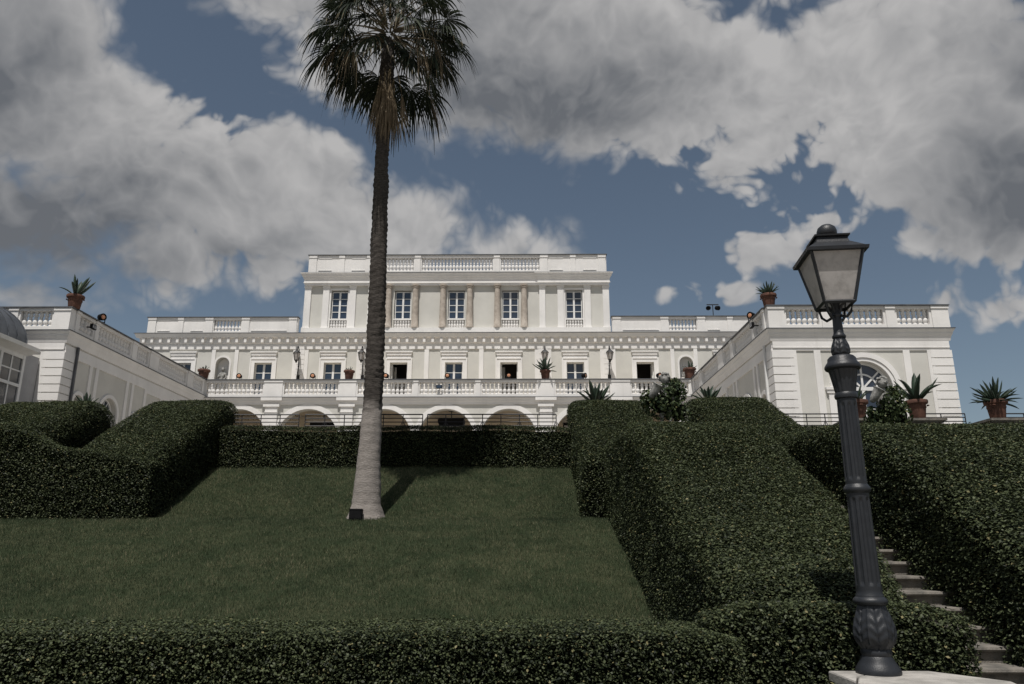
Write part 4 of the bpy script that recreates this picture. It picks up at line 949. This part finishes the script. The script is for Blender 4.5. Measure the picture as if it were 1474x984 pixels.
# ------------------------------------------------------------------ garden steps
def stairs(y0, z0, n_, x0, x1, label, h=.165, t_=.363):
    r_ = thing('stone_stairs', label, 'stairs', ((x0 + x1) / 2, y0, z0), 0, 'garden stairs between hedges'); w = (x1 - x0) / 2
    g_ = G(); g_.box(-w, w, .05, t_ + .3, -h - .4, h - .055)
    P = [(.05, h - .055), (.012, h - .05), (0, h - .03), (.008, h - .006), (.03, h), (t_ + .06, h), (t_ + .06, h - .055)]
    k = len(P); g_.add([(x, y, z) for x in (-w, w) for y, z in P], [tuple(range(k)), tuple(range(2 * k - 1, k - 1, -1))] + [(i, k + i, k + (i + 1) % k, (i + 1) % k) for i in range(k)])
    me = g_.mesh('step'); me.materials.append(M['stone'])
    for i in range(n_): put('step', me, None, r_, (random.uniform(-.012, .012), i * t_, i * h + random.uniform(-.004, .004)), (0, random.uniform(-.004, .004), random.uniform(-.004, .004)))
stairs(8.08 - .363 * 2.66, .44 - .165 * 3.66, 15, 3.95, 5.3, 'worn grey stone steps climbing between the hedges behind the lamp')
stairs(19.05, 2.35, 14, 3.95, 5.3, 'upper flight of stone steps hidden behind the sloping hedge', .171, .33)

# ------------------------------------------------------------------ palm
PX, PY_, PZ = -3.74, 19.0, 2.33
palm = thing('palm_tree', 'tall fan palm with ragged crown and dry hanging fronds on the lawn', 'palm', (PX, PY_, PZ))
prof = [(.47, -.15), (.44, .0), (.405, .12), (.37, .35), (.335, .7), (.30, 1.2), (.272, 1.8), (.258, 2.4), (.244, 2.65), (.238, 3.4), (.232, 4.5), (.226, 5.6), (.215, 7), (.20, 8.6), (.185, 9.8), (.185, 10.6), (.2, 11.2), (.21, 12.2), (.2, 13.0), (.13, 13.6), (.05, 13.8)]
zz = np.concatenate([np.arange(-.15, 2.6, .05), np.arange(2.6, 13.8, .055)]); g_ = G(); N = 28; vs = []
for k, z in enumerate(zz):
    r0 = float(np.interp(z, [p[1] for p in prof], [p[0] for p in prof]))
    off = .04 * math.sin(z * .45) * min(1, z / 3 if z > 0 else 0)
    for i in range(N):
        a = 2 * math.pi * i / N
        d = .012 * math.sin(z * 40 + 2 * math.sin(a * 2 + z)) if z > 2.6 else .003 * math.sin(z * 30)
        d += .03 * mnoise.noise((math.cos(a) * 2.2, math.sin(a) * 2.2, z * 3.0)) * (1.2 if z > 2.6 else .5)
        if z < .35: d += .05 * (.35 - z) / .5 * (1 + math.sin(a * 9 + 3 * mnoise.noise((a, 0, 1))))
        vs.append((off + (r0 + d) * math.cos(a), (r0 + d) * math.sin(a), z))
g_.add(vs, [(k * N + i, k * N + (i + 1) % N, (k + 1) * N + (i + 1) % N, (k + 1) * N + i) for k in range(len(zz) - 1) for i in range(N)] + [tuple((len(zz) - 1) * N + i for i in range(N))])
g_.build('trunk', 'bark', palm, True)
def frond(az, el, Lp, Rr, droop, opened, dead=False, z0=13.3, sag=.35, nseg=34, r0=.16):
    dh = Vector((math.cos(az), math.sin(az), 0)); d = dh * math.cos(el) + Vector((0, 0, math.sin(el)))
    base = dh * r0 + Vector((0, 0, z0)); pts = [base + d * (Lp * t_) + Vector((0, 0, -sag * Lp * t_ * t_)) for t_ in np.linspace(0, 1, 7)]
    g_ = G(); g_.tube([tuple(p) for p in pts], [.028, .024, .02, .017, .014, .012, .01], 5)
    o = g_.build('dead_frond' if dead else 'frond', 'petiole', palm, True)
    e_ = (pts[-1] - pts[-2]).normalized(); l = Vector((0, 0, 1)).cross(e_)
    l = l.normalized() if l.length > .1 else dh.cross(Vector((0, 0, 1))).normalized()
    nn = e_.cross(l); end = pts[-1]; vs = []; dphi = R(250) / nseg
    for k in range(nseg):
        phi = (R(-125) + dphi * (k + .5)) * (1 if not dead else .14 + .88 * opened) + (random.uniform(-.16, .16) if dead else random.uniform(-.03, .03)); dd = (e_ * (math.cos(phi) * (1 - .35 * (1 - opened)) + (.5 * (1 - opened) if not dead else .2)) + l * math.sin(phi) * opened + nn * (.25 * abs(math.sin(phi)) * (1 if not dead else -.4))).normalized()
        L = Rr * (.78 + .22 * math.cos(phi * .7)) * (random.uniform(.85, 1.12) if not dead else random.uniform(.55, 1.15)); sd = dd.cross(nn).normalized()
        dr = droop * random.uniform(.7, 1.3); prev = None
        tw = random.uniform(-.5, .5); sd2 = (sd * math.cos(tw) + nn * math.sin(tw)).normalized()
        for j in range(7):
            s_ = .04 + .96 * j / 6; p = end + dd * (L * s_ * (1 - .22 * dr * s_ ** 2)) + Vector((0, 0, -dr * L * s_ ** 2.1 * .75)); 
            w = L * s_ * math.tan(dphi * .5) * max(opened, .35) * 1.05 if s_ < .5 else L * .5 * math.tan(dphi * .5) * max(opened, .35) * (1 - (s_ - .5) / .52) + .003
            if dead: w *= .6; p = p + nn * (.10 * math.sin(k * 2.3 + 3 * s_) * s_) + Vector((0, 0, -.12 * s_ * random.random()))
            q = sd if s_ < .5 and not dead else sd2
            cur = (p - q * w, p + q * w)
            if prev: vs.append((prev[0], prev[1], cur[1], cur[0]))
            prev = cur
    v = np.array([[tuple(q) for q in f] for f in vs]); t_ = np.repeat(rng.random(nseg) * .9, 6)
    if not dead: t_ = np.where((np.tile(np.arange(6), nseg) >= 5) & (rng.random(nseg * 6) < .4), 1., t_)
    put('blade', quads_mesh('blade', v, t_, 'deadfrond' if dead else 'frond'), None, o)
random.seed(11)
def crown(n_, e0, e1, Lp, Rr, z0, dr, seed):
    for i in range(n_):
        q = (i + .5) / n_; az = seed + i * 2.399 + random.uniform(-.25, .25)
        frond(az, R(e0 + (e1 - e0) * q + random.uniform(-6, 6)), Lp * random.uniform(.88, 1.12), Rr * random.uniform(.88, 1.1), dr * random.uniform(.8, 1.2), random.uniform(.82, 1), z0=z0 - .25 * q, sag=.12 + .2 * q)
crown(22, 86, 40, 1.35, 1.0, 14.35, .55, .3)                 # upright heart of the crown
crown(18, 38, 2, 1.5, 1.08, 14.1, .85, 1.1)
crown(12, 0, -40, 1.25, 1.05, 13.8, .95, .5)                   # spreading leaves
for az, el, Lp in ((-4, 6, 1.65), (-28, -22, 1.25), (14, -38, 1.3), (186, -10, 1.55), (160, -24, 1.2), (212, -30, 1.15), (-48, -42, .95), (70, -20, 1.3), (110, -25, 1.3), (-75, 12, 1.2), (-115, 2, 1.2), (178, -48, 1.05)):
    frond(R(az), R(el), Lp, random.uniform(.98, 1.12), random.uniform(.8, 1.05), random.uniform(.8, 1), z0=13.75 + random.uniform(-.12, .1), sag=.25)
for az, el, Lp, z0 in ((204, 12, 1.25, 13.75), (-18, 22, 1.25, 13.9), (232, -4, 1.0, 13.8), (-40, 2, 1.05, 13.9)):   # broken, bleached fans
    frond(R(az), R(el), Lp, 1.15, 1.2, .45, True, z0=z0, sag=.7, nseg=30)
for az, el, Lp, Rr, op, z0 in ((-100, -80, .35, 1.25, .30, 12.45), (-60, -80, .45, 1.3, .26, 12.5), (-140, -80, .4, 1.2, .3, 12.4), (-20, -82, .5, 1.2, .22, 12.4), (195, -80, .4, 1.2, .3, 12.45), (60, -80, .5, 1.2, .25, 12.5), (120, -80, .5, 1.2, .25, 12.5), (-80, -75, .3, 1.25, .3, 12.2), (-120, -76, .3, 1.2, .3, 12.15), (-95, -84, .55, 1.1, .2, 12.5), (-30, -84, .3, 1.2, .25, 12.1), (215, -84, .3, 1.2, .25, 12.1), (-70, -86, .7, 1.15, .2, 12.5)):
    frond(R(az), R(el), Lp, Rr, .45, op, True, z0=z0 + random.uniform(-.12, .12), sag=.1, nseg=30, r0=.2)
for az, el, Lp, z0 in ((-6, -42, 1.45, 13.5), (-40, -62, 1.05, 13.1)): frond(R(az), R(el), Lp, 1.2, .5, .2, True, z0=z0, sag=.5, nseg=28)
# black uplight at its foot
p = aty(512, 748, 18.45); r_ = thing('garden_uplight', 'small black box uplight in the grass at the foot of the palm', 'spotlight', (p[0], 18.45, lz(18.45)))
g_ = G(); g_.extrude([(-.145, .03), (.145, .03), (.15, .27), (-.15, .27)], -.08, .1); g_.box(-.15, .15, -.09, -.08, .24, .275); g_.build('housing', 'blackplastic', r_); G().box(-.12, .12, -.086, -.082, .06, .23).build('lens', 'blackplastic', r_); G().box(-.165, -.15, -.02, .02, -.05, .18).box(.15, .165, -.02, .02, -.05, .18).build('yoke', 'blackiron', r_)

# ------------------------------------------------------------------ lamp post on its stone pier
LX, LY, LZ = 3.073, 7.0, .626
pr = thing('stone_pier', 'pale stone pier carrying the cast iron lamp post', 'pier', (LX + .1, LY - .15, 0)); o = pr.location
P = [(-.44, .26), (-.44, -.25), (-.16, -.72), (.62, -.72), (.72, -.25), (.36, .26)]
g_ = G(); n = len(P); q = [(x * .92, y * .92) for x, y in P]
g_.add([(x, y, z) for z in (-.05, .55) for x, y in q], [tuple(range(n)), tuple(range(n, 2 * n))] + [(i, (i + 1) % n, n + (i + 1) % n, n + i) for i in range(n)]); g_.build('shaft', 'stone', pr)
def slab(pts, z0, z1, nm):
    n = len(pts); g_ = G(); c = Vector((sum(p[0] for p in pts) / n, sum(p[1] for p in pts) / n)); e_ = .012
    top = [tuple(Vector(p) + (c - Vector(p)).normalized() * e_) for p in pts]
    g_.add([(x, y, z0) for x, y in pts] + [(x, y, z1 - .012) for x, y in pts] + [(x, y, z1) for x, y in top], [tuple(range(n - 1, -1, -1)), tuple(range(2 * n, 3 * n))] + [(k * n + i, k * n + (i + 1) % n, (k + 1) * n + (i + 1) % n, (k + 1) * n + i) for k in (0, 1) for i in range(n)])
    g_.build(nm, 'pale_stone', pr)
zc = LZ - .0
slab([(-.47, .3), (-.47, -.26), (-.36, -.02), (.0, .3)][::1], .55, zc, 'cap_stone')
slab([(-.352, -.03), (-.46, -.27), (-.17, -.76), (.66, -.76), (.78, -.26)], .55, zc, 'cap_stone')
slab([(-.345, -.018), (.785, -.25), (.4, .3), (.012, .3)], .55, zc, 'cap_stone')

lp = thing('street_lamp', 'dark grey cast iron lamp post with fluted shaft and square lantern', 'street lamp', (LX, LY, LZ), 0, None, 1.03); random.seed(3)
def Z(z): return z - LZ
def chev(nl, zf, amp):
    def f(a, z):
        u = (a * nl / (2 * math.pi)) % 1 - .5
        return 1 + amp * (math.cos(2 * math.pi * (z * zf + abs(u) * 1.6)) * .5 * (1 - .9 * math.exp(-(u / .06) ** 2)) + 1.3 * math.exp(-(u / .07) ** 2) - .9 * max(0, abs(u) - .42) / .08)
    return f
g_ = G(); g_.lathe([(.176, 0), (.178, .02), (.17, .045), (.15, .075), (.132, .105), (.125, .125), (.115, .14), (.122, .155), (.122, .18), (.112, .195)], n=40); g_.build('base', 'iron', lp, True)
bp = [(.108 + 0, .19), (.125, .215), (.148, .245), (.160, .285), (.163, .32), (.157, .37), (.145, .42), (.130, .465), (.115, .51), (.105, .545)]
pz = np.linspace(.19, .545, 34); pr_ = [(float(np.interp(z, [b[1] for b in bp], [b[0] for b in bp])), float(z)) for z in pz]
g_ = G(); g_.lathe(pr_, n=84, mod=chev(7, 13., .055)); g_.build('leaf_bulb', 'iron', lp, True)
g_ = G(); g_.lathe([(.105, .535), (.12, .54), (.132, .55), (.138, .565), (.137, .58), (.125, .595), (.112, .605), (.11, .62), (.104, .63), (.104, .66)], n=36)
g_.build('collar', 'iron', lp, True)
def flute(nf, z0, z1, dep):
    def f(a, z):
        k = min(1, max(0, (z - z0) / .035)) * min(1, max(0, (z1 - z) / .035)); u = (a * nf / (2 * math.pi)) % 1 - .5
        return 1 - dep * k * (1 if abs(u) < .2 else max(0, (.30 - abs(u)) / .10) if abs(u) < .30 else 0)
    return f
def shaft(z0, z1, r0, r1, nm='shaft'):
    zs = [z0, z0 + .03] + list(np.linspace(z0 + .035, z0 + .08, 6)) + list(np.linspace(z0 + .12, z1 - .12, 8)) + list(np.linspace(z1 - .08, z1 - .035, 6)) + [z1 - .03, z1]
    g_ = G(); g_.lathe([(r0 + (r1 - r0) * (z - z0) / (z1 - z0), z) for z in zs], n=96, mod=flute(9, z0 + .035, z1 - .035, .13)); g_.build(nm, 'iron', lp, True)
shaft(.655, 1.47, .103, .092); shaft(1.54, 2.31, .090, .083)
g_ = G(); g_.lathe([(.092, 1.465), (.108, 1.48), (.113, 1.50), (.108, 1.52), (.098, 1.53), (.09, 1.545)], n=32); g_.build('ring', 'iron', lp, True)
g_ = G(); g_.lathe([(.083, 2.305), (.096, 2.315), (.1, 2.335), (.095, 2.355), (.088, 2.365)], n=32); g_.build('ring', 'iron', lp, True)
g_ = G(); g_.lathe([(.088, 2.362), (.098, 2.42), (.112, 2.50), (.124, 2.56), (.128, 2.575)], n=96, mod=lambda a, z: 1 - .06 * (max(0, math.cos(16 * a))) ** .5 * (1 if 2.375 < z < 2.57 else 0)); 
g_.build('capital', 'iron', lp, True)
g_ = G(); g_.lathe([(.126, 2.57), (.152, 2.585), (.158, 2.60), (.155, 2.615), (.138, 2.64), (.125, 2.655), (.122, 2.685), (.105, 2.705), (.075, 2.715)], n=40, mod=lambda a, z: 1 + (.02 * math.cos(18 * a) if 2.62 < z < 2.7 else 0)); g_.build('capital_top', 'iron', lp, True)
bp = [(.05, 2.70), (.072, 2.73), (.077, 2.765), (.07, 2.81), (.056, 2.85), (.047, 2.88)]; pz = np.linspace(2.70, 2.88, 20)
g_ = G(); g_.lathe([(float(np.interp(z, [b[1] for b in bp], [b[0] for b in bp])), float(z)) for z in pz], n=60, mod=chev(6, 20., .08)); g_.build('leaf_bulb', 'iron', lp, True)
g_ = G(); g_.lathe([(.047, 2.875), (.06, 2.885), (.062, 2.90), (.05, 2.915), (.045, 2.93), (.04, 3.08), (.048, 3.09), (.05, 3.105), (.042, 3.12), (.036, 3.2), (.05, 3.24), (.03, 3.26)], n=24); g_.build('neck', 'iron', lp, True)
g_ = G(); LR = R(-6)
ZB, ZT, HB, HT = 3.20, 3.68, .135, .232
def sq(h, z): return [(x * h, y * h, z) for x, y in ((-1, -1), (1, -1), (1, 1), (-1, 1))]
for i in range(4):
    b0, t0 = sq(HB, ZB)[i], sq(HT, ZT)[i]; b1, t1 = sq(HB, ZB)[(i + 1) % 4], sq(HT, ZT)[(i + 1) % 4]
    g_.tube([b0, t0], .016, 4); g_.tube([b0, b1], .018, 4); g_.tube([t0, t1], .016, 4)
fr_ = g_.build('lantern_frame', 'iron', lp); fr_.rotation_euler = (0, 0, LR)
for i in range(4):
    B, T_ = sq(HB - .002, ZB + .01), sq(HT - .002, ZT - .005)
    G().add([B[i], B[(i + 1) % 4], T_[(i + 1) % 4], T_[i]], [(0, 1, 2, 3)]).build('pane', 'frost', fr_)
def frustum(g_, h0, z0, h1, z1): g_.add(sq(h0, z0) + sq(h1, z1), [(3, 2, 1, 0), (4, 5, 6, 7)] + [(i, (i + 1) % 4, 4 + (i + 1) % 4, 4 + i) for i in range(4)])
g_ = G(); frustum(g_, .272, 3.665, .278, 3.695); frustum(g_, .262, 3.697, .155, 3.785); frustum(g_, .15, 3.787, .135, 3.845); frustum(g_, .158, 3.847, .162, 3.862)
rf = g_.build('lantern_roof', 'iron', lp); rf.rotation_euler = (0, 0, LR)
g_ = G(); g_.lathe([(.13, 3.862), (.09, 3.88), (.07, 3.885), (.085, 3.90), (.092, 3.925), (.092, 3.95), (.08, 3.985), (.05, 4.01), (.01, 4.022)], n=28); g_.build('finial', 'iron', rf, True)
g_ = G()
for i in range(4):
    a = R(45 + 90 * i) + LR; c, s = math.cos(a), math.sin(a)
    g_.tube([(.04 * c, .04 * s, 3.09), (.10 * c, .10 * s, 3.07), (.145 * c, .145 * s, 3.11), (.17 * c, .17 * s, 3.2)], .013, 6)
    g_.tube([(.035 * c, .035 * s, 3.12), (.06 * c, .06 * s, 3.19), (.1 * c, .1 * s, 3.22)], .012, 6)
g_.build('bracket', 'iron', lp, True)
g_ = G(); g_.lathe([(.03, 3.22), (.035, 3.3), (.05, 3.34), (.055, 3.42), (.04, 3.5), (.01, 3.53)], n=14); g_.build('bulb', 'frost', lp, True)
